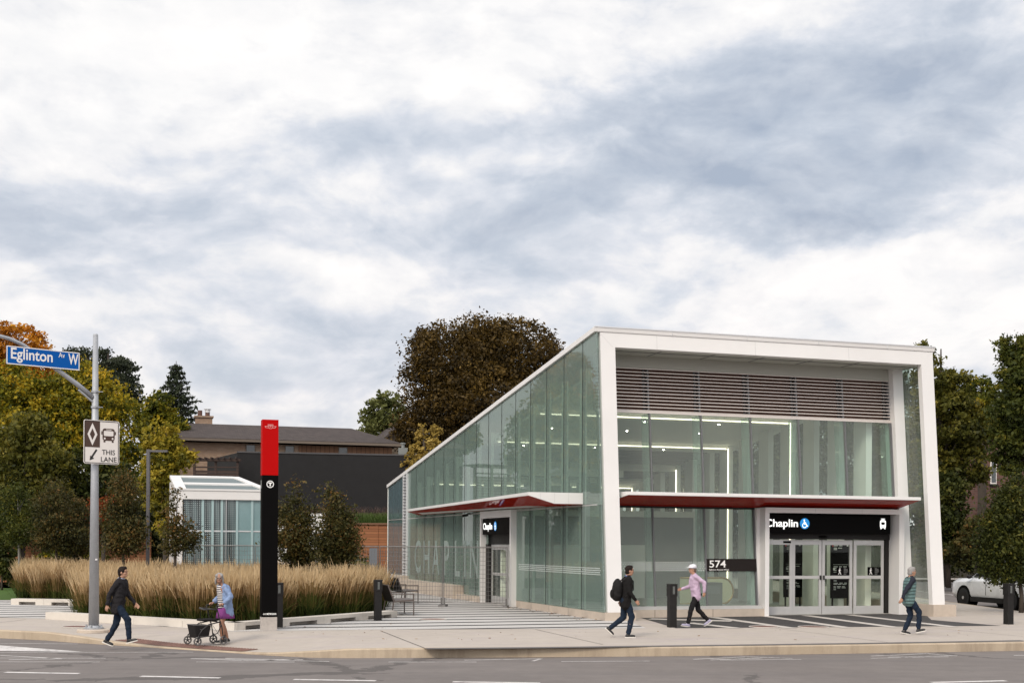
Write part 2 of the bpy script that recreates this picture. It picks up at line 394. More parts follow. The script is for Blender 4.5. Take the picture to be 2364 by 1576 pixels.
# the block: kerb, sidewalk with a dropped corner, paving
cpx = [(0, 1472, 0), (104, 1477, 0), (178, 1483, -.04), (259, 1488, -.12), (350, 1494, -.165), (446, 1500, -.17), (540, 1506.5, -.165),
       (600, 1511, -.15), (640, 1513, -.13), (720, 1517, -.06), (800, 1518, -.01), (900, 1517.5, 0), (1250, 1516, 0), (1600, 1513, 0), (2000, 1507, 0), (2364, 1501, 0)]
cur = [Vector((-90, 78, 0)), Vector((-30, 42.2, 0))]
for px, py, z in cpx:
    p = G(px, py, -.2); cur.append(Vector((p.x, p.y, z)))
cur += [Vector((14.3, 30.6, 0)), Vector((16.2, 31.8, 0)), Vector((17.3, 34, 0)), Vector((17.6, 37, 0)), Vector((17.6, 55, 0)), Vector((17.4, 75, 0)), Vector((16.5, 86, 0)), Vector((13.5, 90.5, 0)), Vector((8, 92, 0))]
def offs(pl, d):
    out = []
    for i, p in enumerate(pl):
        a = pl[max(i - 1, 0)]; c = pl[min(i + 1, len(pl) - 1)]
        t_ = (c - a); t_.z = 0; t_.normalize(); nn = Vector((-t_.y, t_.x, 0))
        out.append(p + nn * d)
    return out
def lerpz(pl, f): return [Vector((p.x, p.y, p.z * f)) for p in pl]
r1 = offs(cur, .17); r2 = lerpz(offs(cur, .17), 1.0); r3 = lerpz(offs(cur, .8), .75); r4 = lerpz(offs(cur, 2.6), 0.0)
mb = MB()
low = [Vector((p.x, p.y, -.3)) for p in cur]; rnd = lerpz(offs(cur, .03), 1)
cur_l = [Vector((p.x, p.y, p.z - .025)) for p in cur]
for a, b_ in ((low, cur_l), (cur_l, rnd), (rnd, r1)):
    for i in range(len(cur) - 1): mb.add([a[i], a[i + 1], b_[i + 1], b_[i]], [(0, 1, 2, 3)])
tag(mb.build('curb', M['curb'], fix=False), kind='structure')
mb = MB()
for a, b_ in ((r1, r3), (r3, r4)):
    for i in range(len(cur) - 1): mb.add([a[i], a[i + 1], b_[i + 1], b_[i]], [(0, 1, 2, 3)])
mb.sheet([(p.x, p.y, 0) for p in r4] + [(-90, 105, 0)])
tag(mb.build('sidewalk', M['sidewalk'], fix=False), kind='structure')

def slab(name, pts, z, m, label=None):
    mb = MB(); mb.sheet([(p[0], p[1], z) for p in pts]); o = mb.build(name, m, fix=False)
    return tag(o, kind='structure')
slab('paving', [G(-420, 1414), G(104, 1427), G(541, 1456.5), G(900, 1452), G(1250, 1450.5), G(1492, 1449), B(.9, 1.0), B(.2, 30), B(-34, 31), B(-46, 14)], .004, M['paving'])
slab('pavement', [G(1475, 1424), G(1500, 1419), G(1760, 1412), G(2050, 1408), B(11.1, 1.4), B(11.1, .2), G(2150, 1430), G(2310, 1443.5), G(1960, 1446.2), G(1560, 1449.2)], .004, M['darkpave'])
# pale bands across the dark paving, a joint strip and the sidewalk's scored joints
def strip(name, segs, z, m):
    mb = MB()
    for p, q, wd in segs:
        p = Vector((p.x, p.y, 0)); q = Vector((q.x, q.y, 0)); d = (q - p).normalized(); nn = Vector((-d.y, d.x, 0)) * wd / 2
        mb.add([(p - nn)[:2] + (z,), (q - nn)[:2] + (z,), (q + nn)[:2] + (z,), (p + nn)[:2] + (z,)], [(0, 1, 2, 3)])
    return tag(mb.build(name, m, fix=True), kind='structure')
M['paleband'] = mat('pale_paver', (.50, .46, .42), .85, .12, 5)
segs = [(G(1590, 1437), G(1702, 1449.5), .34), (G(1645, 1424), G(1829, 1449.5), .34), (G(1764, 1421), G(1957, 1448.5), .34), (G(1860, 1420), G(2071, 1448), .34), (G(1960, 1418.5), G(2203, 1446.5), .34),
        (G(1500, 1428), G(1690, 1433), .55)]
strip('pavement_bands', segs, .008, M['paleband'])
M['joint'] = mat('joint_dark', (.085, .075, .068), .9, .2, 10)
M['strip_dark'] = mat('asphalt_strip', (.11, .10, .097), .9, .25, 12)
js = []
inner = [p for p in offs(cur, .36)]
for i in range(len(cur) - 1):
    if cpx[0][0] is not None and 13 <= i <= len(cur) - 11: js.append((inner[i], inner[i + 1], .16))
strip('gutter_strip', [(G(985, 1496.5), G(1250, 1494.2), .32), (G(1250, 1494.2), G(1600, 1489.6), .32), (G(1600, 1489.6), G(2000, 1484.4), .32), (G(2000, 1484.4), G(2364, 1478), .32)], .005, M['strip_dark'])
strip('sidewalk_joints', [(G(878, 1455), G(985, 1497), .028), (G(1236, 1452), G(1392, 1487), .020), (G(1790, 1449), G(2050, 1482), .018), (G(2140, 1447), G(2420, 1474), .016), (G(370, 1460), G(240, 1468), .018), (G(60, 1429), G(-60, 1444), .018)], .005, M['joint'])
# tactile plate on the dropped kerb
def tactile():
    m, t, b = newmat('tactile_plate'); co = t.node('ShaderNodeTexCoord').outputs['Object']
    n = t.noise(co, 14, 4, .6)
    t.l.new(t.ramp(n, [(.3, (.125, .060, .045)), (.7, (.205, .115, .092))]), b.inputs['Base Color']); b.inputs['Roughness'].default_value = .7
    return m
mb = MB()
tp = [(264, 1481.6), (318, 1473), (598, 1494), (556, 1501.4)]
zc = [-.155, -.085, -.10, -.150]
q = [G(x, y, z) for (x, y), z in zip(tp, zc)]
def onside(u, v): return (q[0] * (1 - u) + q[3] * u) * (1 - v) + (q[1] * (1 - u) + q[2] * u) * v
def walkz(p):                                 # height of the sloping sidewalk at that spot
    best = 9; zz_ = 0
    for i in range(len(cur) - 1):
        a = cur[i]; b_ = cur[i + 1]; d = Vector((b_.x - a.x, b_.y - a.y)); L = d.length
        if L < 1e-6: continue
        t_ = max(0, min(1, ((p.x - a.x) * d.x + (p.y - a.y) * d.y) / (L * L)))
        dist = (Vector((p.x - a.x, p.y - a.y)) - d * t_).length
        if dist < best: best = dist; zz_ = a.z * (1 - t_) + b_.z * t_
    f = 1 if best < .17 else (1 - .25 * (best - .17) / .63 if best < .8 else .75 * max(0, 1 - (best - .8) / 1.8))
    return zz_ * f
NU, NV = 44, 10
for i in range(NU):
    for j in range(NV):
        u0, u1, v0, v1 = i / NU, (i + 1) / NU, j / NV, (j + 1) / NV
        cs = []
        for u, v in ((u0, v0), (u1, v0), (u1, v1), (u0, v1)):
            p = onside(u, v); cs.append((p.x, p.y, walkz(p) + .009))
        mb.add(cs, [(0, 1, 2, 3)])
        c = sum((Vector(x) for x in cs), Vector()) / 4; e = [c + (Vector(x) - c) * .55 + Vector((0, 0, .0)) for x in cs]; e2 = [c + (Vector(x) - c) * .32 + Vector((0, 0, .010)) for x in cs]
        mb.add(e + e2, [(4, 5, 6, 7), (0, 1, 5, 4), (1, 2, 6, 5), (2, 3, 7, 6), (3, 0, 4, 7)])
tag(mb.build('tactile_plate', tactile(), fix=False), 'rust brown tactile plate set in the dropped corner of the sidewalk', 'tactile plate')

# road markings
M['paint'], _t, _b = newmat('road_paint')
_c = _t.node('ShaderNodeTexCoord').outputs['Object']; _n = _t.m('ADD', _t.m('MULTIPLY', _t.noise(_c, 9, 6, .7), .6), _t.m('MULTIPLY', _t.noise(_c, 1.1, 4, .6), .4))
_t.l.new(_t.ramp(_n, [(.36, (.20, .18, .175)), (.46, (.52, .49, .475)), (.6, (.66, .63, .61))]), _b.inputs['Base Color']); _b.inputs['Roughness'].default_value = .75
RZ = -.196
mk = []
def L_(a, b_, wd): mk.append((G(a[0], a[1], -.2), G(b_[0], b_[1], -.2), wd))
for a, b_, wd in [((12, 1551), (183, 1553.8), .17), ((325, 1560), (508, 1564), .17), ((678, 1567.5), (868, 1570.5), .17), ((1045, 1573), (1247, 1576), .17), ((-340, 1542), (-170, 1545), .17),
                  ((2150, 1574.5), (2322, 1570.5), .17)]: L_(a, b_, wd)
for a, b_ in [((0, 1484), (180, 1485.5)), ((0, 1505.5), (446, 1504.5)), ((0, 1518), (244, 1518.5)), ((0, 1527), (230, 1527)), ((441, 1518.5), (760, 1526)), ((453, 1527), (680, 1527.3)),
              ((897, 1527.2), (1100, 1527.2)), ((1296, 1526), (1500, 1525)), ((1662, 1523), (1850, 1521)), ((2010, 1518.5), (2190, 1515.3)), ((2340, 1512), (2480, 1510))]: L_(a, b_, .06)
for a, b_ in [((0, 1512), (150, 1520)), ((150, 1520), (20, 1522)), ((520, 1519.5), (680, 1522)), ((700, 1521.5), (560, 1524)), ((560, 1524), (440, 1519.5)), ((1072, 1523), (1250, 1519.5)), ((1250, 1519.5), (1230, 1525)), ((1600, 1521), (1730, 1515)), ((1640, 1522.5), (1760, 1518)), ((1730, 1515), (1830, 1519)),
              ((2010, 1513.5), (2140, 1508)), ((2050, 1516), (2200, 1512.5)), ((2140, 1508), (2210, 1513))]: L_(a, b_, .07)
strip('road_markings', mk, RZ, M['paint'])
mb = MB(); mb.sheet([G(-60, 1486, -.2), G(0, 1489, -.2), G(195, 1504, -.2), G(0, 1501.5, -.2), G(-60, 1499, -.2)], RZ + .001)
tag(mb.build('road_stop_line', M['paint'], fix=False), kind='structure')
# side street on the right: lane lines, far sidewalk, bank with tree shade in its colour
strip('side_street_markings', [(G(2180, 1371, -.2), G(2245, 1372, -.2), .10), (G(2100, 1361, -.2), G(2160, 1361, -.2), .1), (Vector((22.3, 40, 0)), Vector((22.0, 70, 0)), .12), (Vector((26.6, 40, 0)), Vector((26.3, 80, 0)), .12)], RZ, M['paint'])
mb = MB()
prof = [(88, -.3), (88.02, -.03), (91, 0), (92.5, .5), (98, 1.6), (112, 3.2), (122, 4.0)]
for i in range(len(prof) - 1):
    (y0, z0), (y1, z1) = prof[i], prof[i + 1]
    for x0 in range(18, 90, 12): mb.add([(x0, y0, z0), (x0 + 12, y0, z0), (x0 + 12, y1, z1), (x0, y1, z1)], [(0, 1, 2, 3)])
    if i == 1:
        s2 = MB(); s2.v, s2.f, s2.mi = mb.v[-24:], [tuple(j for j in f) for f in [(4 * k, 4 * k + 1, 4 * k + 2, 4 * k + 3) for k in range(6)]], [0] * 6
        s2.v = [(x, y, z + .005) for x, y, z in s2.v]; tag(s2.build('far_sidewalk', M['sidewalk'], fix=False), kind='structure')
tag(mb.build('hill', M['soil'], fix=False), kind='structure')
slab('lawn', [G(-700, 1380), G(-60, 1385), G(62, 1384), G(60, 1330), G(-60, 1326), G(-900, 1330)], .012, M['lawn'])
slab('planting_soil', [Vector((-46, 60, 0)), Vector((-9, 60.5, 0)), Vector((-5, 76, 0)), Vector((-46, 76, 0))], .012, M['soil'])
# ------------------------------------------------------------------ the station
K = .088
def ls(s0, z): return s0 + K * (z - .24)
def rz(s): return 8.64 - .1225 * (s - .73)
ST = thing('station_building', 'long glass transit station with a thick white front frame and sloping roof', 'station', (OX, OY, 0), ANG)
def lean(mb, l0, l1, s0, s1, z0, z1, za=None):
    mb.hexa([(l0, ls(s0, z0), z0), (l1, ls(s0, z0), z0), (l1, ls(s1, z0), z0), (l0, ls(s1, z0), z0), (l0, ls(s0, z1), z1), (l1, ls(s0, z1), z1), (l1, ls(s1, z1), z1), (l0, ls(s1, z1), z1)])
# front frame
mb = MB(); lean(mb, .085, .55, 0, .2, .24, 8.05); lean(mb, 11.17, 11.62, 0, .2, .37, 8.05); lean(mb, .085, 11.62, 0, .32, 8.05, 8.485)
ff = mb.build('front_frame', M['white'], ST)
mb = MB()
for l in (1.9, 5.2, 8.5): lean(mb, l, l + .008, -.0025, .01, 8.05, 8.485)
mb.hexa([(.47, ls(-.0025, 8.05), 8.05), (.478, ls(-.0025, 8.05), 8.05), (.478, ls(.01, 8.05), 8.05), (.47, ls(.01, 8.05), 8.05), (.03, ls(-.0025, 8.485), 8.484), (.038, ls(-.0025, 8.485), 8.484), (.038, ls(.01, 8.485), 8.484), (.03, ls(.01, 8.485), 8.484)])
mb.build('panel_joint', M['alu'], ff)
# roof slab with its pale edge
mb = MB(); f = .70
mb.hexa([(-.10, f, rz(f) - .15), (11.68, f, rz(f) - .15), (11.68, 29.15, rz(29.15) - .15), (-.10, 29.15, rz(29.15) - .15), (-.10, f - .02, rz(f)), (11.68, f - .02, rz(f)), (11.68, 29.15, rz(29.15)), (-.10, 29.15, rz(29.15))])
roof = mb.build('roof', M['white'], ST)
mb = MB()
for l in (2.4, 4.9, 7.4, 9.9): mb.box(l, l + .012, f - .024, f, rz(f) - .15, rz(f) - .003)
mb.box(-.11, 11.69, f - .032, f - .021, rz(f) - .028, rz(f) + .006)
mb.build('coping', M['coping'], roof)
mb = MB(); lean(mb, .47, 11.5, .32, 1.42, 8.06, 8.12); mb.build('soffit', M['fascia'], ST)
mb = MB()
for l in (2.2, 4.0, 5.7, 7.4, 9.1): lean(mb, l, l + .02, .32, 1.40, 8.045, 8.061)
lean(mb, .47, 11.3, .70, .72, 8.045, 8.061)
mb.build('soffit_joint', M['mullion'], ST)
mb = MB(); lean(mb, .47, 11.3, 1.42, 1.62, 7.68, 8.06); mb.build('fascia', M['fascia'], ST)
# louvre band
LV = [.50, 2.22, 3.97, 5.70, 7.42, 9.13, 10.87]
mb = MB(); lean(mb, .47, 10.9, 1.62, 1.70, 6.32, 8.0); lb = mb.build('louvre_backing', M['louvre_back'], ST)
mb = MB(); nz = 13
for i in range(nz):
    z = 6.36 + i * (7.66 - 6.36) / (nz - 1)
    s0, s1 = 1.42, 1.56
    mb.hexa([(.47, ls(s0, z), z - .016), (10.9, ls(s0, z), z - .016), (10.9, ls(s1, z), z - .002), (.47, ls(s1, z), z - .002), (.47, ls(s0, z), z + .014), (10.9, ls(s0, z), z + .014), (10.9, ls(s1, z), z + .024), (.47, ls(s1, z), z + .024)])
lean(mb, .47, 10.9, 1.38, 1.5, 6.27, 6.335)
lv = mb.build('louvre', M['slat'], ST)
for l in LV[1:]:
    mb = MB(); lean(mb, l - .02, l + .02, 1.44, 1.60, 6.33, 7.68); mb.build('louvre_post', M['mullion'], lv)
    mb = MB(); lean(mb, l - .12, l - .06, 1.575, 1.615, 6.33, 7.68); mb.build('louvre_clip', M['mullion'], lv)
# white pillar at the right of the recessed front and its glass return
mb = MB(); lean(mb, 10.9, 11.28, 1.18, 1.75, 0, 8.06); mb.build('pillar', M['white'], ST)
mb = MB(); lean(mb, 11.30, 11.325, .33, 1.5, .37, 8.05); mb.build('glass_panel', M['glass'], ST)
# front glazing
def frit(l0, l1, s_at, zc, side=False, rows=5):
    mb = MB(); r = .020
    for k in range(rows):
        z = zc - .12 + k * .06; n = int((l1 - l0) / .085)
        for i in range(n):
            c = l0 + (i + .5 * (k % 2) + .3) * .085; p = []
            for a in range(6):
                ca, sa = math.cos(a * 1.0472) * r, math.sin(a * 1.0472) * r
                p.append((s_at(z + sa), c + ca, z + sa) if side else (c + ca, s_at(z + sa), z + sa))
            mb.add(p, [tuple(range(6))])
    return mb.build('dot_band', M['frit'], ST, fix=False)
for i in range(6):
    a, b_ = LV[i] + .012, LV[i + 1] - .012
    mb = MB(); lean(mb, a, b_, 1.40, 1.425, 3.70, 6.27); mb.build('glass_panel', M['glass'], ST)
    if i < 3:
        mb = MB(); lean(mb, a, min(b_, 5.66), 1.40, 1.425, .33, 3.42); mb.build('glass_panel', M['glass'], ST)
        frit(a + .02, min(b_, 5.66), lambda z: ls(1.392, z), 1.55) if i < 2 else None
for i, l in enumerate(LV):
    mb = MB(); z0 = .33 if i < 4 else 3.42
    lean(mb, l - .022, l + .022, 1.36, 1.47, z0, 6.27)
    mu = mb.build('mullion', M['mullion'], ST)
    if 0 < i: 
        mb = MB(); lean(mb, l - .02, l + .02, 1.50, 2.0, z0, 6.27); mb.build('glass_fin', M['glass_fin'], ST)
mb = MB(); lean(mb, .47, 5.72, 1.355, 1.46, 3.345, 3.405); lean(mb, .47, 10.9, 1.41, 1.46, 3.64, 3.70); mb.build('transom', M['dark'], ST)
mb = MB(); mb.hexa([(.47, 1.20, .24), (5.83, 1.20, .24), (5.83, 1.48, .24), (.47, 1.48, .24), (.47, 1.32, .335), (5.83, 1.32, .335), (5.83, 1.48, .335), (.47, 1.48, .335)]); mb.build('sill', M['alu'], ST)
# plinths
mb = MB(); mb.box(-.02, .95, -.06, 1.18, -.1, .238); mb.box(.95, 5.83, 1.18, 1.6, -.1, .238); mb.box(-.02, .30, 1.18, 8.3, -.1, .236)
mb.box(-.25, .3, 12.0, 15.4, -.1, .20); mb.box(-.36, .3, 15.4, 24.6, -.1, .54); mb.box(-.36, .3, 24.6, 29.2, -.1, .69); mb.box(11.1, 11.95, -.12, 1.9, -.15, .37); mb.box(11.3, 11.8, 1.9, 29, -.15, .40)
pl = mb.build('plinth', M['concrete'], ST)
mb = MB()
for s in (3.0, 4.8, 6.6, 17.5, 19.8, 22.2): mb.box(-.365 if s > 15 else -.0225, -.3 if s > 15 else 0, s, s + .012, 0, .5 if s > 15 else .236)
for l in (2.1, 4.05): mb.box(l, l + .014, 1.1775, 1.2, 0, .238)
mb.build('plinth_joint', M['joint'], pl)
# side glazing
SM = [1.85 + 1.635 * k for k in range(15)]
def sideglass(s0, s1, z0a, z0b, z1a, z1b, m, l=-.03, th=.03):
    mb = MB(); mb.hexa([(l, s0, z0a), (l + th, s0, z0a), (l + th, s1, z0b), (l, s1, z0b), (l, s0, z1a), (l + th, s0, z1a), (l + th, s1, z1b), (l, s1, z1b)])
    return mb.build('glass_panel', m, ST)
up = lambda s: rz(s) - .155
mb = MB(); zt = up(.9)
sA = .012
mb.hexa([(-.03, ls(sA, .24), .24), (0, ls(sA, .24), .24), (0, 1.835, .24), (-.03, 1.835, .24), (-.03, ls(sA, zt), zt), (0, ls(sA, zt), zt), (0, 1.835, up(1.835)), (-.03, 1.835, up(1.835))])
mb.build('glass_panel', M['glass_side'], ST)
for k in range(14):
    s0, s1 = SM[k] + .012, SM[k + 1] - .012
    zb = .24 if s1 < 8.6 else (.2 if s1 < 15.3 else .54)
    if s0 > 8.0 and s1 < 12.2: zb = None
    if zb is not None: sideglass(s0, s1, zb, zb, 3.36, 3.36, M['glass_side'])
    sideglass(s0, s1, 3.40, 3.40, up(s0), up(s1), M['glass_side'])
for k, s in enumerate(SM):
    zb = .24 if s < 8.6 else (3.4 if s < 12 else (.2 if s < 15.3 else .54))
    mb = MB(); mb.box(-.038, -.005, s - .011, s + .011, zb, up(s) - .005); mb.build('glass_joint', M['dark'], ST); mb = MB(); mb.box(.005, .06, s - .02, s + .02, zb, up(s) - .02)
    mu = mb.build('mullion', M['mullion'], ST)
mb = MB(); mb.box(-.034, .05, .6, 29.1, 3.362, 3.398); mb.build('transom', M['alu'], ST)
mb = MB(); s0, s1 = 24.76, 25.36
mb.hexa([(-.01, s0, .5), (.04, s0, .5), (.04, s1, .5), (-.01, s1, .5), (-.01, s0, up(s0)), (.04, s0, up(s0)), (.04, s1, up(s1)), (-.01, s1, up(s1))])
mb.build('louvre_backing', M['dark'], ST)
mb = MB(); z = .56
while z < 5.4:
    mb.hexa([(-.13, s0, z), (-.01, s0, z + .05), (-.01, s1, z + .05), (-.13, s1, z), (-.13, s0, z + .03), (-.01, s0, z + .08), (-.01, s1, z + .08), (-.13, s1, z + .03)]); z += .145
mb.box(-.14, 0, s0 - .05, s0, .5, up(s0)); mb.box(-.14, 0, s1, s1 + .05, .5, up(s1))
mb.build('louvre', M['coping'], ST)
for s0, s1 in ((25.45, 26.62), (26.68, 27.85), (27.91, 29.08)):
    for z0, z1 in ((.7, 3.34), (3.42, None)):
        mb = MB(); za, zb = (z1, z1) if z1 else (up(s0), up(s1))
        mb.hexa([(-.03, s0, z0), (0, s0, z0), (0, s1, z0), (-.03, s1, z0), (-.03, s0, za), (0, s0, za), (0, s1, zb), (-.03, s1, zb)]); mb.build('glass_panel', M['spandrel'], ST)
mb = MB(); mb.box(-.05, .02, 29.08, 29.14, .69, up(29.1)); mb.box(0, 11.6, 29.0, 29.08, .02, up(29.1)); mb.build('rear_wall', M['white_in'], ST)
frit(.3, 8.0, lambda z: -.034, 1.45, True, 4)
# right-hand glazing and the interior
for s0 in (1.9, 6.8, 11.7, 16.6, 21.5):
    mb = MB(); s1 = s0 + 4.86
    mb.hexa([(11.55, s0, .4), (11.58, s0, .4), (11.58, s1, .4), (11.55, s1, .4), (11.55, s0, up(s0)), (11.58, s0, up(s0)), (11.58, s1, up(s1)), (11.55, s1, up(s1))])
    mb.build('glass_panel', M['glass_right'], ST)
mb = MB(); mb.box(.06, 11.5, 1.6, 29, -.05, .02); mb.build('station_floor', M['floor_in'], ST)
cz = lambda s: rz(s) - 1.02
mb = MB(); mb.hexa([(.5, 2.3, cz(2.3)), (11.0, 2.3, cz(2.3)), (11.0, 13.6, cz(13.6)), (.5, 13.6, cz(13.6)), (.5, 2.3, cz(2.3) + .1), (11.0, 2.3, cz(2.3) + .1), (11.0, 13.6, cz(13.6) + .1), (.5, 13.6, cz(13.6) + .1)])
ce = mb.build('ceiling', M['ceil_in'], ST)
mb = MB(); mb.hexa([(.5, 20.5, cz(20.5)), (11.0, 20.5, cz(20.5)), (11.0, 28.9, cz(28.9)), (.5, 28.9, cz(28.9)), (.5, 20.5, cz(20.5) + .1), (11.0, 20.5, cz(20.5) + .1), (11.0, 28.9, cz(28.9) + .1), (.5, 28.9, cz(28.9) + .1)]); mb.build('ceiling', M['ceil_in'], ST)
mb = MB()
for i in range(15):
    s = 14.0 + i * .45; mb.hexa([(.5, s, cz(s) + .05), (11, s, cz(s) + .05), (11, s + .12, cz(s) + .05), (.5, s + .12, cz(s) + .05), (.5, s, cz(s) + .3), (11, s, cz(s) + .3), (11, s + .12, cz(s) + .3), (.5, s + .12, cz(s) + .3)])
mb.hexa([(.5, 13.7, cz(13.7) + .45), (11, 13.7, cz(13.7) + .45), (11, 20.4, cz(20.4) + .45), (.5, 20.4, cz(20.4) + .45), (.5, 13.7, cz(13.7) + .5), (11, 13.7, cz(13.7) + .5), (11, 20.4, cz(20.4) + .5), (.5, 20.4, cz(20.4) + .5)])
mb.build('ceiling_grille', M['grey_in'], ST)  # unlit rear part of the ceiling, its shade put into the dark grey
RB = [2.7 + 1.633 * k for k in range(16)]
for k, s in enumerate(RB):
    mb = MB(); c = cz(s) - .02
    mb.box(10.22, 10.44, s - .37, s + .37, .02, c + .3); mb.box(.25, .40, s - .12, s + .12, .02, c + .3)
    if k % 3 == 0: mb.box(.42, 10.22, s - .30, s + .30, c - .10, c + .28)
    rb = mb.build('portal_rib', M['white_in'], ST)
    if k in (0, 3, 6, 9, 12):
        mb = MB()
        if k != 9: mb.box(.5, 10.16, s - .325, s - .31, c - .066, c - .045)
        mb.box(10.188, 10.212, s - .41, s - .378, .3, c - .045)
        if k == 0: mb = MB(); mb.box(.5, 10.16, s - .325, s - .31, c - .05, c - .03)
        mb.build('light_strip', M['led'], rb)
    mb = MB()
    if s < 13 and k % 3 != 2:
        for l in (1.9, 4.9, 7.9): mb.cyl((l, s + .8, cz(s + .8) - .012), (l, s + .8, cz(s + .8) + .01), .03, 8)
        mb.build('downlight', M['lamp'], ce)
# entrance portal, sign and doors
mb = MB(); mb.box(5.83, 5.975, 1.14, 1.85, 0, 3.24); mb.box(5.83, 10.89, 1.14, 1.85, 3.24, 3.40); mb.box(10.70, 10.89, 1.14, 1.85, 0, 3.24); mb.box(5.72, 5.83, 1.5, 1.85, 0, 3.38)
pt = mb.build('entrance_portal', M['white'], ST)
mb = MB()
for l in (7.6, 9.3): mb.box(l, l + .01, 1.1375, 1.15, 3.24, 3.40)
mb.build('panel_joint', M['alu'], pt)
mb = MB(); mb.box(5.98, 10.56, 1.44, 1.84, 2.60, 3.235); sg = mb.build('station_sign', M['black'], ST)
text('Chaplin', .335, M['sign_white'], sg, (5.97, 1.436, 2.81), (R_(90), 0, 0), 'lettering', .004, .003, sx=1.17)
def disc(mb, c, r, n=28, y=0): mb.add([(c[0] + r * math.cos(2 * math.pi * i / n), y, c[1] + r * math.sin(2 * math.pi * i / n)) for i in range(n)], [tuple(range(n))])
def access_icon(parent, loc, R, rz_=0):
    mb = MB(); disc(mb, (0, 0), R); o = mb.build('access_symbol', M['sign_blue'], parent, fix=False); o.location = loc; o.rotation_euler = (0, 0, rz_)
    mb = MB(); e = -.004; k = R / .17
    P = lambda x, z: (x * k, e, z * k)
    disc(mb, (-.020 * k, .108 * k), .025 * k, 14, e)
    for a, b_, w_ in (((-.020, .076), (-.014, -.012), .036), ((-.018, .036), (.042, .030), .022), ((-.022, -.008), (.052, -.008), .030), ((.044, -.004), (.080, -.082), .028), ((.074, -.080), (.112, -.064), .024)):
        d = Vector((b_[0] - a[0], 0, b_[1] - a[1])).normalized(); nn = Vector((-d.z, 0, d.x)) * w_ / 2
        mb.add([P(a[0] - nn.x, a[1] - nn.z), P(b_[0] - nn.x, b_[1] - nn.z), P(b_[0] + nn.x, b_[1] + nn.z), P(a[0] + nn.x, a[1] + nn.z)], [(0, 1, 2, 3)])
    pts = [(-.045 + .0, .0)]; n = 22; ri, ro = .060, .081
    for i in range(n):
        t0, t1 = R_(115) + i * R_(235) / n, R_(115) + (i + 1) * R_(235) / n
        mb.add([P(-.01 + ri * math.cos(t0), -.055 + ri * math.sin(t0)), P(-.01 + ro * math.cos(t0), -.055 + ro * math.sin(t0)), P(-.01 + ro * math.cos(t1), -.055 + ro * math.sin(t1)), P(-.01 + ri * math.cos(t1), -.055 + ri * math.sin(t1))], [(0, 1, 2, 3)])
    mb.build('wheelchair_figure', M['sign_white'], o, fix=False)
access_icon(sg, (7.40, 1.435, 2.915), .172)
def rrect(x0, x1, z0, z1, r, y, n=5):
    p = []
    for cx0, cz0, a0 in ((x1 - r, z1 - r, 0), (x0 + r, z1 - r, 90), (x0 + r, z0 + r, 180), (x1 - r, z0 + r, 270)):
        for i in range(n + 1):
            a = R_(a0 + 90 * i / n); p.append((cx0 + r * math.cos(a), y, cz0 + r * math.sin(a)))
    return p
def poly(mb, p): mb.add(p, [tuple(range(len(p)))])
def tram_icon(parent, loc, k=1., rz_=0):
    mb = MB(); poly(mb, rrect(-.105, .105, -.12, .12, .05, 0)); mb.box(-.07, .07, -.002, 0, .15, .168); mb.box(-.02, .02, -.0021, 0, .10, .15)
    mb.box(-.09, -.05, -.002, 0, -.155, -.12); mb.box(.05, .09, -.002, 0, -.155, -.12)
    o = mb.build('tram_symbol', M['sign_white'], parent, fix=False); o.location = loc; o.scale = (k, 1, k); o.rotation_euler = (0, 0, rz_)
    mb = MB(); poly(mb, [(-.072, -.005, .06), (.072, -.005, .06), (.058, -.005, -.025), (-.058, -.005, -.025)]); mb.box(-.03, .03, -.006, -.004, .085, .10)
    mb.build('tram_window', M['black'], o, fix=False)
tram_icon(sg, (10.28, 1.434, 2.93), 1.05)
mb = MB(); mb.box(5.98, 10.69, 1.66, 1.83, 2.42, 2.60); mb.box(10.55, 10.69, 1.70, 1.80, 0, 2.42); dh = mb.build('door_header', M['dark'], ST)
mb = MB(); mb.ball((8.2, 1.65, 2.50), (.17, .035, .045), 12, 8); mb.build('door_sensor', M['black'], dh)
DX = [6.02, 7.15, 8.24, 9.38, 10.53]
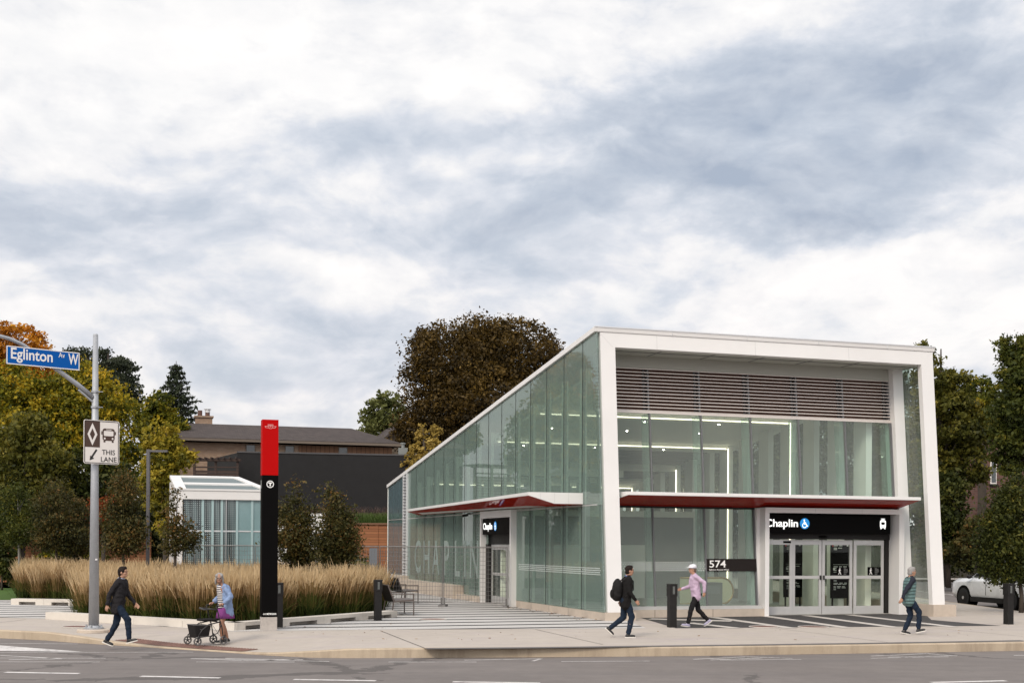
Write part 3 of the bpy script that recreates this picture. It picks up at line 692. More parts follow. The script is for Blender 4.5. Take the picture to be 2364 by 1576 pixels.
for i in range(4):
    a, b_ = DX[i] + .012, DX[i + 1] - .012; s0 = 1.73 if i in (0, 3) else 1.78; s1 = s0 + .05
    mb = MB(); w_ = .10; mb.box(a, a + w_, s0, s1, .02, 2.40); mb.box(b_ - w_, b_, s0, s1, .02, 2.40); mb.box(a + w_, b_ - w_, s0 + .002, s1 - .002, 2.24, 2.398); mb.box(a + w_, b_ - w_, s0 + .002, s1 - .002, .022, .27); mb.box(a + w_, b_ - w_, s0 + .002, s1 - .002, 1.15, 1.25)
    dr = mb.build('door', M['alu'], ST)
    mb = MB(); mb.box(a + w_, b_ - w_, s0 + .02, s0 + .03, .27, 2.24); mb.build('door_glass', M['glass_door'], dr)
    if i in (1, 2):
        mb = MB(); x = b_ - .05 if i == 1 else a + .05; mb.box(x - .015, x + .015, s0 - .05, s0, 1.12, 1.26); mb.build('handle', M['dark'], dr)
    if i == 0: mb = MB(); mb.box(b_ - .34, b_ - .06, s0 - .004, s0, 2.29, 2.36); mb.build('door_label', M['black'], dr)
    if i in (2, 3):
        x = b_ - w_ - .50 if i == 3 else b_ - w_ - .48; y = s0 + .014
        mb = MB(); mb.box(x, x + .50, y, y + .004, 1.26, 1.53); dc = mb.build('door_decal', M['black'], dr)
        mb = MB(); y -= .003
        disc(mb, (x + .125, 1.485), .018, 12, y)
        for p, q_, w2 in (((.12, 1.46), (.115, 1.385), .036), ((.115, 1.39), (.15, 1.335), .02), ((.15, 1.335), (.165, 1.285), .02), ((.115, 1.39), (.10, 1.34), .02), ((.10, 1.34), (.075, 1.29), .02), ((.125, 1.455), (.16, 1.42), .014), ((.115, 1.455), (.085, 1.42), .014), ((.085, 1.42), (.085, 1.39), .014)):
            d = Vector((q_[0] - p[0], 0, q_[1] - p[1])).normalized(); nn = Vector((-d.z, 0, d.x)) * w2 / 2
            mb.add([(x + p[0] - nn.x, y, p[1] - nn.z), (x + q_[0] - nn.x, y, q_[1] - nn.z), (x + q_[0] + nn.x, y, q_[1] + nn.z), (x + p[0] + nn.x, y, p[1] + nn.z)], [(0, 1, 2, 3)])
        mb.build('walking_figure', M['plain_white'], dc, fix=False)
        mb = MB()
        for j, (z, wl) in enumerate(((1.50, .08), (1.46, .14), (1.42, .15), (1.38, .16), (1.345, .12), (1.30, .09))): mb.box(x + .27, x + .27 + wl, y, y + .001, z - .005, z + .005)
        mb.build('printed_lines', M['grey_print'], dc, fix=False)
# address plate
mb = MB(); lean(mb, 3.985, 5.70, 1.345, 1.385, 1.40, 1.79); M['brown_black'] = mat('brown_black', (.016, .012, .011), .5, .1, 4, spec=.12); ad = mb.build('address_plate', M['brown_black'], ST)
text('574', .31, M['plain_white'], ad, (4.05, ls(1.338, 1.52), 1.525), (R_(90) - math.atan(K), 0, 0), 'lettering', .003, sx=1.27)
text('Eglinton Avenue West', .068, M['plain_white'], ad, (4.05, ls(1.338, 1.43), 1.43), (R_(90) - math.atan(K), 0, 0), 'lettering', .0, sx=1.1)
# front canopy
ZT, ZF, ZB = 3.765, 3.668, 3.41
def canopy_front():
    mb = MB(); fl, fr, bl, br_, sf, sb = .74, 10.76, .475, 10.90, .08, 1.66
    mb.hexa([(fl, sf, ZF), (fr, sf, ZF), (br_, sb, ZB), (bl, sb, ZB), (fl, sf, ZT), (fr, sf, ZT), (br_, sb, ZT), (bl, sb, ZT)])
    c = mb.build('canopy', M['white'], ST, bevel=.006)
    mb = MB(); e = .03; d = .012
    mb.hexa([(fl + e, sf + e, ZF - d), (fr - e, sf + e, ZF - d), (br_ - e, sb - .02, ZB - d), (bl + e, sb - .02, ZB - d), (fl + e, sf + e, ZF), (fr - e, sf + e, ZF), (br_ - e, sb - .02, ZB), (bl + e, sb - .02, ZB)])
    so = mb.build('soffit', M['red_soffit'], c)
    mb = MB()
    for l in (2.4, 4.1, 5.8, 7.5, 9.2):
        mb.hexa([(l + .5, sf + e, ZF - d - .003), (l + .508, sf + e, ZF - d - .003), (l + .008, sb, ZB - d - .003), (l, sb, ZB - d - .003), (l + .5, sf + e, ZF - d + .002), (l + .508, sf + e, ZF - d + .002), (l + .008, sb, ZB - d + .002), (l, sb, ZB - d + .002)])
    mb.build('panel_joint', M['dark'], so)
canopy_front()
def canopy_side():
    A_ = [(-1.78, ZT), (-1.78, ZF), (-.95, 3.43), (-.035, 3.43), (-.035, ZT)]
    Bk = [(-.57, ZT), (-.57, ZF), (-.32, 3.60), (-.035, 3.52), (-.035, ZT)]
    va = [(l, 1.75, z) for l, z in A_]; vb = [(l, 22.7, z) for l, z in Bk]
    mb = MB(); mb.add(va + vb, [(0, 1, 2, 3, 4), (9, 8, 7, 6, 5), (0, 5, 6, 1), (1, 6, 7, 2), (2, 7, 8, 3), (3, 8, 9, 4), (4, 9, 5, 0)])
    c = mb.build('canopy', M['white'], ST)
    d = .012; mb = MB()
    def mixp(p, q_, s): f_ = (s - 1.75) / 20.95; return (p[0] + (q_[0] - p[0]) * f_, s, p[1] + (q_[1] - p[1]) * f_)
    for i in (1, 2):
        a0, a1 = mixp(A_[i], Bk[i], 1.79), mixp(A_[i + 1], Bk[i + 1], 1.79); b0, b1 = mixp(A_[i], Bk[i], 22.66), mixp(A_[i + 1], Bk[i + 1], 22.66)
        if i == 1: a0 = (a0[0] + .03, a0[1], a0[2] - .008); b0 = (b0[0] + .03, b0[1], b0[2] - .008)
        dn = lambda p: (p[0], p[1], p[2] - d)
        mb.hexa([dn(a0), dn(a1), dn(b1), dn(b0), a0, a1, b1, b0])
    so = mb.build('soffit', M['red_soffit'], c)
    mb = MB()
    for s in [3.4 + 1.64 * k for k in range(12)]:
        for i in (1, 2):
            p = [mixp(A_[i], Bk[i], s), mixp(A_[i + 1], Bk[i + 1], s), mixp(A_[i + 1], Bk[i + 1], s + .012), mixp(A_[i], Bk[i], s + .012)]
            mb.add([(x, y, z - d - .003) for x, y, z in p], [(0, 1, 2, 3)])
    mb.build('panel_joint', M['dark'], so, fix=False)
    mb = MB()
    for l in (-1.4, -.95, -.5): mb.box(l, l + .006, 1.747, 1.751, 3.55 if l < -1 else 3.43, ZT - .002)
    mb.build('panel_joint', M['alu'], c)
canopy_side()
# side entrance
mb = MB(); f0 = -.24
mb.box(f0, .25, 8.22, 8.36, 0, 3.16); mb.box(f0, .25, 11.9, 12.04, 0, 3.16); mb.box(f0, .25, 8.22, 12.04, 3.16, 3.42)
mb.build('entrance_portal', M['white'], ST)
mb = MB(); mb.box(-.18, .24, 8.38, 11.88, 2.56, 3.14); sg = mb.build('station_sign', M['black'], ST)
text('Chaplin', .34, M['sign_white'], sg, (-.184, 11.80, 2.75), (R_(90), 0, R_(-90)), 'lettering', .004, .003, sx=1.12)
access_icon(sg, (-.185, 10.25, 2.86), .172, R_(-90))
mb = MB(); mb.box(.06, .2, 8.37, 11.89, 2.20, 2.56); mb.box(-.05, .2, 11.6, 11.89, 0, 2.2); mb.build('door_header', M['dark'], ST)
for a, b_ in ((8.40, 9.60), (9.64, 11.58)):
    mb = MB(); w_ = .11; mb.box(.08, .13, a, a + w_, .02, 2.19); mb.box(.08, .13, b_ - w_, b_, .02, 2.19); mb.box(.082, .128, a + w_, b_ - w_, 2.0, 2.188); mb.box(.082, .128, a + w_, b_ - w_, .022, .28); mb.box(.082, .128, a + w_, b_ - w_, 1.05, 1.15)
    dr = mb.build('door', M['alu'], ST)
    mb = MB(); mb.box(.10, .11, a + w_, b_ - w_, .28, 2.0); mb.build('door_glass', M['glass_door'], dr)
mb = MB(); mb.box(.074, .08, 8.85, 9.2, 1.2, 1.5); mb.build('door_decal', M['plain_white'], dr)
# frosted name across the side glass
M['frost'] = mat('frosted_film', (.235, .285, .265), .7, .08, 2)
for ch, s in zip('CHAPLIN', (23.4, 21.75, 20.05, 18.15, 16.45, 15.05, 14.2)):
    text(ch, 2.08, M['frost'], ST, (-.034, s + .0, .90), (R_(90), 0, R_(-90)), 'frosted_letter', .02, .001, sx=.86)
# security camera under the side canopy
mb = MB(); mb.box(-.16, -.035, 14.0, 14.07, 3.36, 3.43); mb.tube([(-.16, 14.03, 3.34), (-.38, 13.95, 3.30)], .05, 10); mb.build('security_camera', M['dark'], ST)

mb = MB(); mb.box(.7, 9.7, 14.2, 14.6, .02, 3.35); core = mb.build('service_core', M['grey_in'], ST)
mb = MB(); mb.box(.6, 9.8, 14.1, 14.2, 3.35, 3.6); mb.box(6.4, 7.5, 14.18, 14.2, .02, 2.2); mb.box(1.6, 2.7, 14.18, 14.2, .02, 2.2); mb.box(3.5, 4.6, 14.18, 14.2, .02, 2.2); mb.build('core_trim', M['ceil_in'], core)
mb = MB(); mb.box(.5, 6.4, 13.9, 14.05, 4.95, 5.25); mb.box(.5, .7, 13.9, 14.05, 3.4, 4.95); mb.build('screen_beam', M['white_in'], ST)
# things standing inside the station
t = thing('escalator', 'escalator end with lit balustrade and dark handrail inside the front glass', 'escalator', B(6.15, 5.2, .02), ANG)
M['balus'] = mat('balustrade', (.60, .56, .36), .4, .06, 2); M['brass'] = mat('brass', (.40, .26, .10), .3, .1, 3, metal=.8)
p = [(-1.3, .20), (.25, .20)] + [(.25 + .42 * math.sin(R_(a)), .62 - .42 * math.cos(R_(a))) for a in range(15, 180, 15)] + [(.25, 1.04), (-1.3, 1.04)]
mb = MB(); n = len(p); mb.add([(x, 0, z) for x, z in p] + [(x, .05, z) for x, z in p], [tuple(range(n)), tuple(range(2 * n - 1, n - 1, -1))] + [(i, (i + 1) % n, n + (i + 1) % n, n + i) for i in range(n)]); mb.build('balustrade', M['balus'], t)
mb = MB(); mb.tube([(x * 1.0 + (.04 if 1 < i < n - 2 else 0), .025, z + (.03 if z > .9 else (-.02 if z < .3 else 0))) for i, (x, z) in enumerate(p)], .04, 8); mb.build('handrail', M['brass'], t, True)
mb = MB(); mb.box(-1.4, .35, -.12, .2, 0, .18); mb.build('base', M['alu'], t)
t = thing('ticket_machine', 'squat grey cabinet behind the front glass under the address plate', 'cabinet', B(5.05, 3.1, .02), ANG)
mb = MB(); mb.box(-.32, .32, 0, .5, .06, .98); mb.build('cabinet', mat('cabinet_grey', (.15, .155, .14), .5, .1, 3), t, bevel=.012)
mb = MB(); mb.box(-.29, .29, .02, .48, 0, .06); mb.build('foot', M['dark'], t)
mb = MB(); mb.box(-.22, .22, -.006, 0, .62, .88); mb.build('panel', M['grey_in'], t)
for i, (l, s, w_, lab) in enumerate(((9.15, 3.9, .75, 'black information panel with white text behind the right door leaf'), (7.95, 5.0, .72, 'dark map panel with faint text standing deeper behind the sliding doors'))):
    t = thing('information_panel', lab, 'information panel', B(l + 1.12, s, .02), ANG, 'information panels inside the station doors')
    mb = MB(); mb.box(-w_ / 2, w_ / 2, 0, .06, .40, 2.34); mb.build('panel', M['black'], t)
    mb = MB(); mb.box(-w_ / 2 + .05, -w_ / 2 + .1, .01, .05, 0, .4); mb.box(w_ / 2 - .1, w_ / 2 - .05, .01, .05, 0, .4); mb.build('leg', M['dark'], t)
    mb = MB(); rr = random.Random(i)
    for z, n_ in ((2.20, 2), (2.12, 2), (2.07, 1), (1.48, 3), (1.42, 1), (1.36, 2), (1.30, 2), (1.0, 1), (.92, 3), (.88, 3), (.80, 3), (.76, 3), (.70, 1)):
        x = -w_ / 2 + .10
        for k in range(n_):
            wl = rr.uniform(.08, .17); mb.box(x, x + wl, -.004, 0, z - .011, z + .011); x += wl + rr.uniform(.03, .07)
            if x > w_ / 2 - .15: break
    mb.box(-w_ / 2 + .08, w_ / 2 - .06, -.003, 0, 1.55, 1.558); mb.box(w_ / 2 - .14, w_ / 2 - .08, -.004, 0, 2.18, 2.24); mb.box(-w_ / 2 + .08, -w_ / 2 + .15, -.004, 0, 1.36, 1.44)
    mb.build('printed_lines', M['plain_white'] if i == 0 else M['grey_print'], t)
    mb = MB(); mb.box(-w_ / 2 + .05, -w_ / 2 + .08, -.004, 0, 2.17, 2.24); mb.build('red_flash', mat('red_print', (.6, .03, .03), .5), t)
t = thing('suspended_artwork', 'dark tangle of boxes and pipes hanging under the dim rear ceiling', 'hanging fixture', B(4.6, 16.5, 4.0), ANG)
mb = MB(); rr = random.Random(5)
for k in range(9):
    x, z = rr.uniform(-1.6, 1.2), rr.uniform(-.6, .7); mb.cbox((x, rr.uniform(-.6, .6), z), (rr.uniform(.3, .9), rr.uniform(.2, .5), rr.uniform(.25, .7)))
mb.build('boxes', M['grey_in'], t)
mb = MB()
for x in (-1.4, -.5, .4, 1.3, 1.7): mb.tube([(x, 0, 1.95), (x + .02, 0, .4), (x + rr.uniform(-.3, .3), .1, -.3)], .035, 6)
mb.tube([(-1.8, 0, 1.1), (.6, 0, 1.0), (2.0, 0, 1.3)], .05, 6)
mb.build('pipes', M['dark'], t)
# ------------------------------------------------------------------ vegetation
def leafmat(name, stops, trans=.35, rough=.6):
    m, t, b = newmat(name)
    at = t.node('ShaderNodeAttribute', attribute_name='tint')
    c = t.ramp(at.outputs['Fac'], stops)
    t.l.new(c, b.inputs['Base Color']); b.inputs['Roughness'].default_value = rough; b.inputs['Specular IOR Level'].default_value = .25
    tr = t.node('ShaderNodeBsdfTranslucent'); t.l.new(c, tr.inputs[0])
    mx = t.node('ShaderNodeMixShader'); mx.inputs[0].default_value = trans
    t.l.new(b.outputs[0], mx.inputs[1]); t.l.new(tr.outputs[0], mx.inputs[2]); t.l.new(mx.outputs[0], m.node_tree.nodes['Material Output'].inputs[0])
    return m
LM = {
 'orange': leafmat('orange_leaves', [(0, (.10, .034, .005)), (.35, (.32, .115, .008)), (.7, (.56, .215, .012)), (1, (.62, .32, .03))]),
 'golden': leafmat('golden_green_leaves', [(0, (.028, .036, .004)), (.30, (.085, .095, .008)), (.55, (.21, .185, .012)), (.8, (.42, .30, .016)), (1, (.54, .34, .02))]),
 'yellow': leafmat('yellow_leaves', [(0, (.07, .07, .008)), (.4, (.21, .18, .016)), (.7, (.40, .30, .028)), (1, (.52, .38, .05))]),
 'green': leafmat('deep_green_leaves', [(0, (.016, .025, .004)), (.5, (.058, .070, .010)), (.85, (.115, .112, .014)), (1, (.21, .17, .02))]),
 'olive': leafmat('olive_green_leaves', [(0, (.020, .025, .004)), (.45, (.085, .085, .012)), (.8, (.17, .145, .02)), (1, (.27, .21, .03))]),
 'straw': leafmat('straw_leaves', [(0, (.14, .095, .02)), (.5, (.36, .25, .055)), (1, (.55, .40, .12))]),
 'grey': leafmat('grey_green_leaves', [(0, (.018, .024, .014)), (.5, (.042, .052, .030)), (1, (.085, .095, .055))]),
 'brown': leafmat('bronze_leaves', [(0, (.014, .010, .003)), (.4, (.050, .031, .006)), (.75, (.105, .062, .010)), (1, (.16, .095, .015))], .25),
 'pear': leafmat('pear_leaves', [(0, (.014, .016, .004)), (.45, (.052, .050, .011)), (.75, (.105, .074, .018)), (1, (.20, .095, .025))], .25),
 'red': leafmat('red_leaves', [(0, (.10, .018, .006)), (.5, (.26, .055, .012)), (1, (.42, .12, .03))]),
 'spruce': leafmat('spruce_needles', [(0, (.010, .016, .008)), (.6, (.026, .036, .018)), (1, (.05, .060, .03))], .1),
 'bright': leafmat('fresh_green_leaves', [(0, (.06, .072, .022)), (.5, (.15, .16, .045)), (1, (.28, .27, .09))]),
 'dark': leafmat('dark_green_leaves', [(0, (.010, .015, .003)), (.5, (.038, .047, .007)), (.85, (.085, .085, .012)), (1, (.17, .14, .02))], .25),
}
M['bark'] = mat('bark', (.055, .042, .032), .9, .3, 8, bump=.4)
M['bark_pale'] = mat('pale_bark', (.20, .185, .165), .9, .25, 10, bump=.3)
def quads_to_mesh(name, P, tint):
    "P: (n, 4, 3) array"
    n = len(P); me = bpy.data.meshes.new(name)
    me.vertices.add(n * 4); me.vertices.foreach_set('co', P.reshape(-1).astype(np.float32))
    me.loops.add(n * 4); me.loops.foreach_set('vertex_index', np.arange(n * 4, dtype=np.int32))
    me.polygons.add(n); me.polygons.foreach_set('loop_start', np.arange(n, dtype=np.int32) * 4)
    me.polygons.foreach_set('loop_total', np.full(n, 4, dtype=np.int32))
    a = me.attributes.new('tint', 'FLOAT', 'FACE'); a.data.foreach_set('value', np.clip(tint, 0, 1).astype(np.float32))
    me.update(calc_edges=True); return me
def rnd_dirs(rg, n):
    v = rg.normal(size=(n, 3)); return v / np.linalg.norm(v, axis=1, keepdims=True)
def leaf_quads(rg, C_, size, droop=.25, asp=.62):
    n = len(C_); a = rnd_dirs(rg, n); a[:, 2] -= droop; a /= np.linalg.norm(a, axis=1, keepdims=True)
    b = np.cross(a, rnd_dirs(rg, n)); b /= np.linalg.norm(b, axis=1, keepdims=True) + 1e-9
    L = size * (.45 + 1.1 * rg.random(n) ** 1.6)[:, None]; a = a * L; b = b * L * asp
    q = np.stack([C_ - a * .5, C_ - a * .05 + b * .5, C_ + a * .55, C_ - a * .05 - b * .5], 1)
    return q
def crown_points(rg, blobs, n, clump, fill=.25, per=26):
    "blobs: list of (centre, radii). leaves sit in clumps, most of them near the outside of each blob"
    vol = np.array([r[0] * r[1] * r[2] for c, r in blobs]) ** .75; vol /= vol.sum()
    nc = max(8, n // per); pts = []; cid = []; k = 0; cs = []; shade = []
    which = rg.choice(len(blobs), nc, p=vol)
    d = rnd_dirs(rg, nc); rr = np.where(rg.random(nc) < fill, rg.random(nc) ** .5 * .85, rg.uniform(.72, 1.04, nc))
    c0 = np.array([blobs[i][0] for i in which]); r0 = np.array([blobs[i][1] for i in which])
    cc = c0 + d * rr[:, None] * r0
    cn = rg.poisson(per, nc); idx = np.repeat(np.arange(nc), cn)
    sg = clump * rg.uniform(.55, 1.25, nc)
    off = rg.normal(size=(len(idx), 3)) * sg[idx][:, None]; off[:, 2] *= .62
    return cc[idx] + off, idx, cc, d
def make_tree(name, label, blobs, Y, pal, n, size, base, group=None, cat='tree', depth=.9, clump=None, seed=1, trunk_r=None, bark='bark', limbs=10, tilt=.0, hi=.25, droop=.25, fill=.25, per=26, trunk=True, rough=1.):
    """blobs: (px, py, rx px, ry px[, extra depth]) as seen from the road, taken at the distance Y; base: pixel column of the trunk, or world point"""
    rg = np.random.default_rng(seed); k = Y / FPX; bl = []
    for q in blobs:
        c = PY(q[0], q[1], Y); r = (q[2] * k, min(q[2], q[3] * 1.2) * k * depth, q[3] * k)
        dy = q[4] if len(q) > 4 else rg.uniform(-.3, .3) * r[1]
        bl.append((np.array((c.x, c.y + dy, c.z)), np.array(r)))
    bx = PY(base, 1300, Y) if not isinstance(base, Vector) else base
    root = thing(name, label, cat, (bx.x, bx.y, 0), 0, group)
    o3 = np.array((bx.x, bx.y, 0))
    bl = [(c - o3, r) for c, r in bl]
    subs = []
    for c, r in bl:
        for q_ in rnd_dirs(rg, 7):
            f_ = rg.uniform(.26, .48); subs.append((c + q_ * r * (1 + (rg.uniform(.72, .98) - 1) / rough if rough < 1 else rg.uniform(.72, .98)), r * f_ * np.array((1, 1, rg.uniform(.6, .9)))))
    blobs_main = bl; bl = bl + subs
    n = int(n * 1.65); size *= .84
    clump = clump or np.mean([r.mean() for c, r in blobs_main]) * .15
    pts, idx, cc, d = crown_points(rg, bl, n, clump, fill, per)
    keep = pts[:, 2] > .12; pts = pts[keep]; idx = idx[keep]
    ctint = rg.normal(.42, .16, len(cc)) + hi * (d[:, 2] * .5 + .1)  # upper clumps paler: autumn tone, and sunlit tops put into the tint
    # drifts of colour through the crown
    ph = rg.uniform(0, 6, 3); ws = 2.2 / max(1.5, np.mean([r.max() for c, r in bl]))
    ctint += .14 * np.sin(cc[:, 0] * ws * 1.7 + ph[0]) * np.cos(cc[:, 2] * ws * 2.1 + ph[1]) + .08 * np.sin(cc[:, 1] * ws * 2 + ph[2])
    tint = ctint[idx] + rg.normal(0, .10, len(idx))
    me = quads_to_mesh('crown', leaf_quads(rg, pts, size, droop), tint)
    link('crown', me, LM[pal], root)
    if trunk:
        bl = blobs_main; zb = min(c[2] - r[2] * .55 for c, r in bl); top = max(c[2] + r[2] * .4 for c, r in bl); zb = max(.35, zb)
        tr = trunk_r or max(.05, top * .022); mb = MB()
        mid = np.mean([c for c, r in bl], 0)
        path = [(0, 0, -.02), (rg.normal(0, .02), rg.normal(0, .02), zb * .5), (mid[0] * .15, mid[1] * .1, zb), (mid[0] * .6, mid[1] * .5, (zb + top) / 2), (mid[0], mid[1], top)]
        mb.tube(path, [tr * 1.25, tr, tr * .85, tr * .5, tr * .12], 9)
        sel = rg.choice(len(cc), min(limbs, len(cc)), replace=False)
        for i in sel:
            e = cc[i]; f = rg.uniform(.1, .75); z0 = zb + (min(e[2], top) - zb) * f * .6
            g = (z0 - zb) / max(.1, (top - zb)); s = np.array((mid[0] * (.15 + .8 * g), mid[1] * (.1 + .8 * g), z0))
            m_ = (s + e) / 2 + np.array((0, 0, .08 * np.linalg.norm(e - s)))
            mb.tube([s, m_, e], [tr * .34, tr * .22, tr * .05], 6)
        mb.build('trunk', M[bark], root, True)
    return root

BACK = 'large trees along the back of the plaza'
make_tree('maple_tree', 'tall maple with bright orange top behind the street-name sign', [(42, 800, 66, 52), (8, 850, 60, 55), (80, 850, 50, 50), (40, 900, 80, 60)], 84, 'orange', 15000, .26, 40, BACK, seed=11, hi=.35)
make_tree('locust_tree', 'broad golden green tree spreading behind the lamp pole', [(60, 990, 105, 110), (150, 940, 80, 75), (225, 930, 80, 70), (275, 1010, 68, 90), (150, 1050, 110, 110), (190, 880, 60, 40), (285, 1090, 55, 70), (40, 900, 70, 55)], 76, 'golden', 42000, .23, 160, BACK, seed=12, hi=.45, per=22)
make_tree('willow_tree', 'grey green feathery tree rising behind the golden one', [(205, 835, 50, 34), (265, 862, 48, 38), (302, 905, 26, 44), (165, 822, 22, 18), (240, 900, 70, 50), (318, 940, 12, 22)], 96, 'grey', 12000, .24, 240, BACK, seed=13, droop=.9, per=18)
make_tree('linden_tree', 'dense dark green tree low at the left edge', [(50, 1080, 80, 110), (25, 1180, 70, 90), (100, 1160, 60, 80), (65, 1000, 40, 50)], 66, 'olive', 20000, .24, 50, BACK, seed=14)
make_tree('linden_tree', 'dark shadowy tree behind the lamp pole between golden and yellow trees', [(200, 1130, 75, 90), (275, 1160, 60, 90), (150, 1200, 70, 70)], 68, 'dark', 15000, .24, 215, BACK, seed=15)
make_tree('young_maple_tree', 'slender yellow green tree left of the small glass pavilion', [(385, 1010, 26, 36), (398, 1050, 38, 44), (372, 1090, 40, 60), (392, 1150, 44, 60), (352, 1130, 30, 60), (430, 1062, 20, 26), (345, 1020, 18, 40), (400, 1220, 36, 50)], 60, 'yellow', 12000, .19, 383, BACK, seed=16, hi=.3)
make_tree('lilac_bush', 'dark tall bush between slim lamp mast and pavilion', [(345, 1195, 34, 60), (352, 1250, 36, 44), (330, 1240, 30, 44)], 71, 'dark', 6000, .2, 346, None, cat='bush', seed=46)
make_tree('ash_tree', 'green tree standing below the pointed spruce', [(368, 950, 32, 45), (350, 985, 34, 40), (385, 1000, 40, 45)], 84, 'golden', 7000, .27, 365, BACK, seed=17, hi=.05)
make_tree('horse_chestnut_tree', 'huge round bronze brown tree behind the station roof', [(1050, 830, 105, 90), (1195, 815, 95, 82), (1000, 915, 75, 95), (1120, 940, 150, 110), (1245, 890, 58, 80), (1010, 990, 95, 60), (1120, 785, 90, 56), (985, 805, 40, 46), (965, 1000, 45, 55), (1070, 1040, 110, 50), (1200, 960, 90, 90)], 88, 'brown', 80000, .235, 1110, BACK, seed=18, hi=.25, limbs=26, trunk_r=.45, fill=.16, per=30, rough=.45)
make_tree('elm_tree', 'light green open tree beside the bronze one', [(890, 940, 38, 36), (858, 965, 30, 30), (912, 965, 36, 40), (880, 985, 50, 26)], 100, 'bright', 3000, .34, 885, BACK, seed=19, per=16)
make_tree('young_maple_tree', 'small straw yellow tree at the low end of the roof', [(972, 1000, 12, 28), (1003, 1000, 13, 28), (960, 1052, 22, 26), (1000, 1040, 26, 30), (985, 1075, 46, 30), (938, 1070, 12, 14)], 74, 'straw', 3600, .20, 985, BACK, seed=20, hi=.1, per=12)
RT = 'large trees beyond the side street'
make_tree('maple_tree', 'big green maple right of the white frame', [(2130, 815, 22, 26), (2150, 880, 45, 62), (2195, 920, 52, 60), (2165, 980, 70, 80), (2230, 990, 58, 70), (2150, 1090, 60, 80), (2225, 1075, 62, 55), (2130, 830, 14, 30)], 72, 'olive', 22000, .25, 2170, RT, seed=21, hi=.3, limbs=18)
make_tree('maple_tree', 'tree with orange crown between the two green ones at right', [(2262, 905, 34, 34), (2285, 950, 40, 45), (2240, 940, 40, 40)], 88, 'golden', 6000, .26, 2265, RT, seed=22, hi=-.25)
make_tree('oak_tree', 'dark oak at the right edge reaching the highest', [(2345, 850, 42, 62), (2325, 800, 20, 24), (2364, 930, 70, 90), (2320, 960, 36, 50), (2395, 860, 60, 90), (2350, 1030, 60, 60), (2318, 1015, 30, 40)], 64, 'green', 20000, .22, 2385, RT, seed=23, limbs=18)
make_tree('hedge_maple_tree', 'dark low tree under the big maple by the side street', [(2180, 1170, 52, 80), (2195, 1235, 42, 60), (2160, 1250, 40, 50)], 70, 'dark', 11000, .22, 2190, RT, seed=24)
make_tree('viburnum_bush', 'dark rusty bush below the brick house', [(2245, 1250, 36, 45), (2280, 1230, 45, 40), (2215, 1275, 40, 30), (2310, 1270, 40, 40)], 68, 'pear', 8000, .20, 2250, RT, cat='bush', seed=25, hi=.3)
make_tree('young_pear_tree', 'dense young street tree partly hiding the white car', [(2349, 1108, 9, 26), (2338, 1135, 18, 30), (2312, 1150, 12, 34), (2368, 1130, 14, 34), (2318, 1185, 32, 40), (2350, 1190, 46, 60), (2300, 1240, 40, 56), (2340, 1270, 56, 60), (2285, 1290, 30, 34), (2320, 1325, 46, 22), (2370, 1310, 40, 36)], 43.5, 'dark', 17000, .12, 2358, None, seed=26, hi=.30, trunk_r=.07, clump=.2)
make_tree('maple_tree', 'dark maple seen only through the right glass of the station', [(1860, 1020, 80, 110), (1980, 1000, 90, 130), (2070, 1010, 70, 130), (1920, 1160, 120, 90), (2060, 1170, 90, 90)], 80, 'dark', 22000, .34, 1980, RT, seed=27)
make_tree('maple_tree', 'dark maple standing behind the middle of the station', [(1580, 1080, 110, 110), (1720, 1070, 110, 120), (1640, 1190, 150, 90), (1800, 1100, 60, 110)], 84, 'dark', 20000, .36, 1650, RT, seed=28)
make_tree('yew_hedge', 'low dark hedge along the bank beyond the side street', [(2190, 1290, 50, 34), (2260, 1285, 60, 42), (2330, 1280, 60, 50), (2400, 1280, 60, 50)], 84, 'dark', 11000, .24, 2280, RT, cat='hedge', seed=29, trunk=False)
make_tree('maple_tree', 'broad green maple just out of frame right of the oak', [(2500, 930, 90, 110), (2580, 1000, 90, 110), (2470, 1060, 90, 100), (2600, 1130, 100, 90)], 72, 'olive', 9000, .30, 2540, RT, seed=53)
make_tree('linden_tree', 'green tree furthest right beyond the side street', [(2760, 960, 100, 120), (2850, 1040, 110, 120), (2740, 1120, 110, 100)], 78, 'green', 8000, .32, 2790, RT, seed=54)
make_tree('yew_hedge', 'continuation of the dark hedge out of frame at right', [(2480, 1270, 70, 50), (2600, 1270, 80, 55), (2730, 1270, 80, 50), (2850, 1275, 80, 50)], 86, 'dark', 8000, .3, 2650, RT, cat='hedge', seed=55, trunk=False)
YP = 'young pear trees in the grass planters'
def pear(px, Y, blobs, seed, label, n=6500, bark='bark', pal='pear'):
    make_tree('young_pear_tree', label, blobs, Y, pal, n, .105, px, YP, seed=seed, trunk_r=.055, bark=bark, hi=.28, limbs=9, per=16, clump=.17)
pear(44, 52, [(40, 1180, 40, 50), (50, 1220, 36, 38), (30, 1150, 22, 36)], 31, 'young tree with pale trunk beside the wooden bench', 5500, 'bark_pale', 'green')
pear(130, 50, [(125, 1180, 46, 46), (140, 1225, 50, 44), (115, 1240, 40, 36), (135, 1140, 26, 36)], 32, 'young bronze green tree left of the lamp pole behind the grasses', 8000)
pear(172, 51, [(175, 1200, 36, 50), (172, 1250, 34, 40)], 37, 'young bronze tree directly behind the lamp pole', 5000)
pear(284, 45, [(284, 1110, 16, 30), (286, 1155, 34, 40), (275, 1200, 40, 42), (296, 1235, 42, 44), (270, 1250, 32, 30)], 33, 'young tree between lamp pole and grey lamp mast', 8000)
pear(404, 43, [(402, 1150, 8, 26), (398, 1195, 14, 34), (414, 1225, 22, 34), (432, 1245, 22, 26), (400, 1260, 20, 24)], 34, 'thin young tree in front of the small pavilion', 2600)
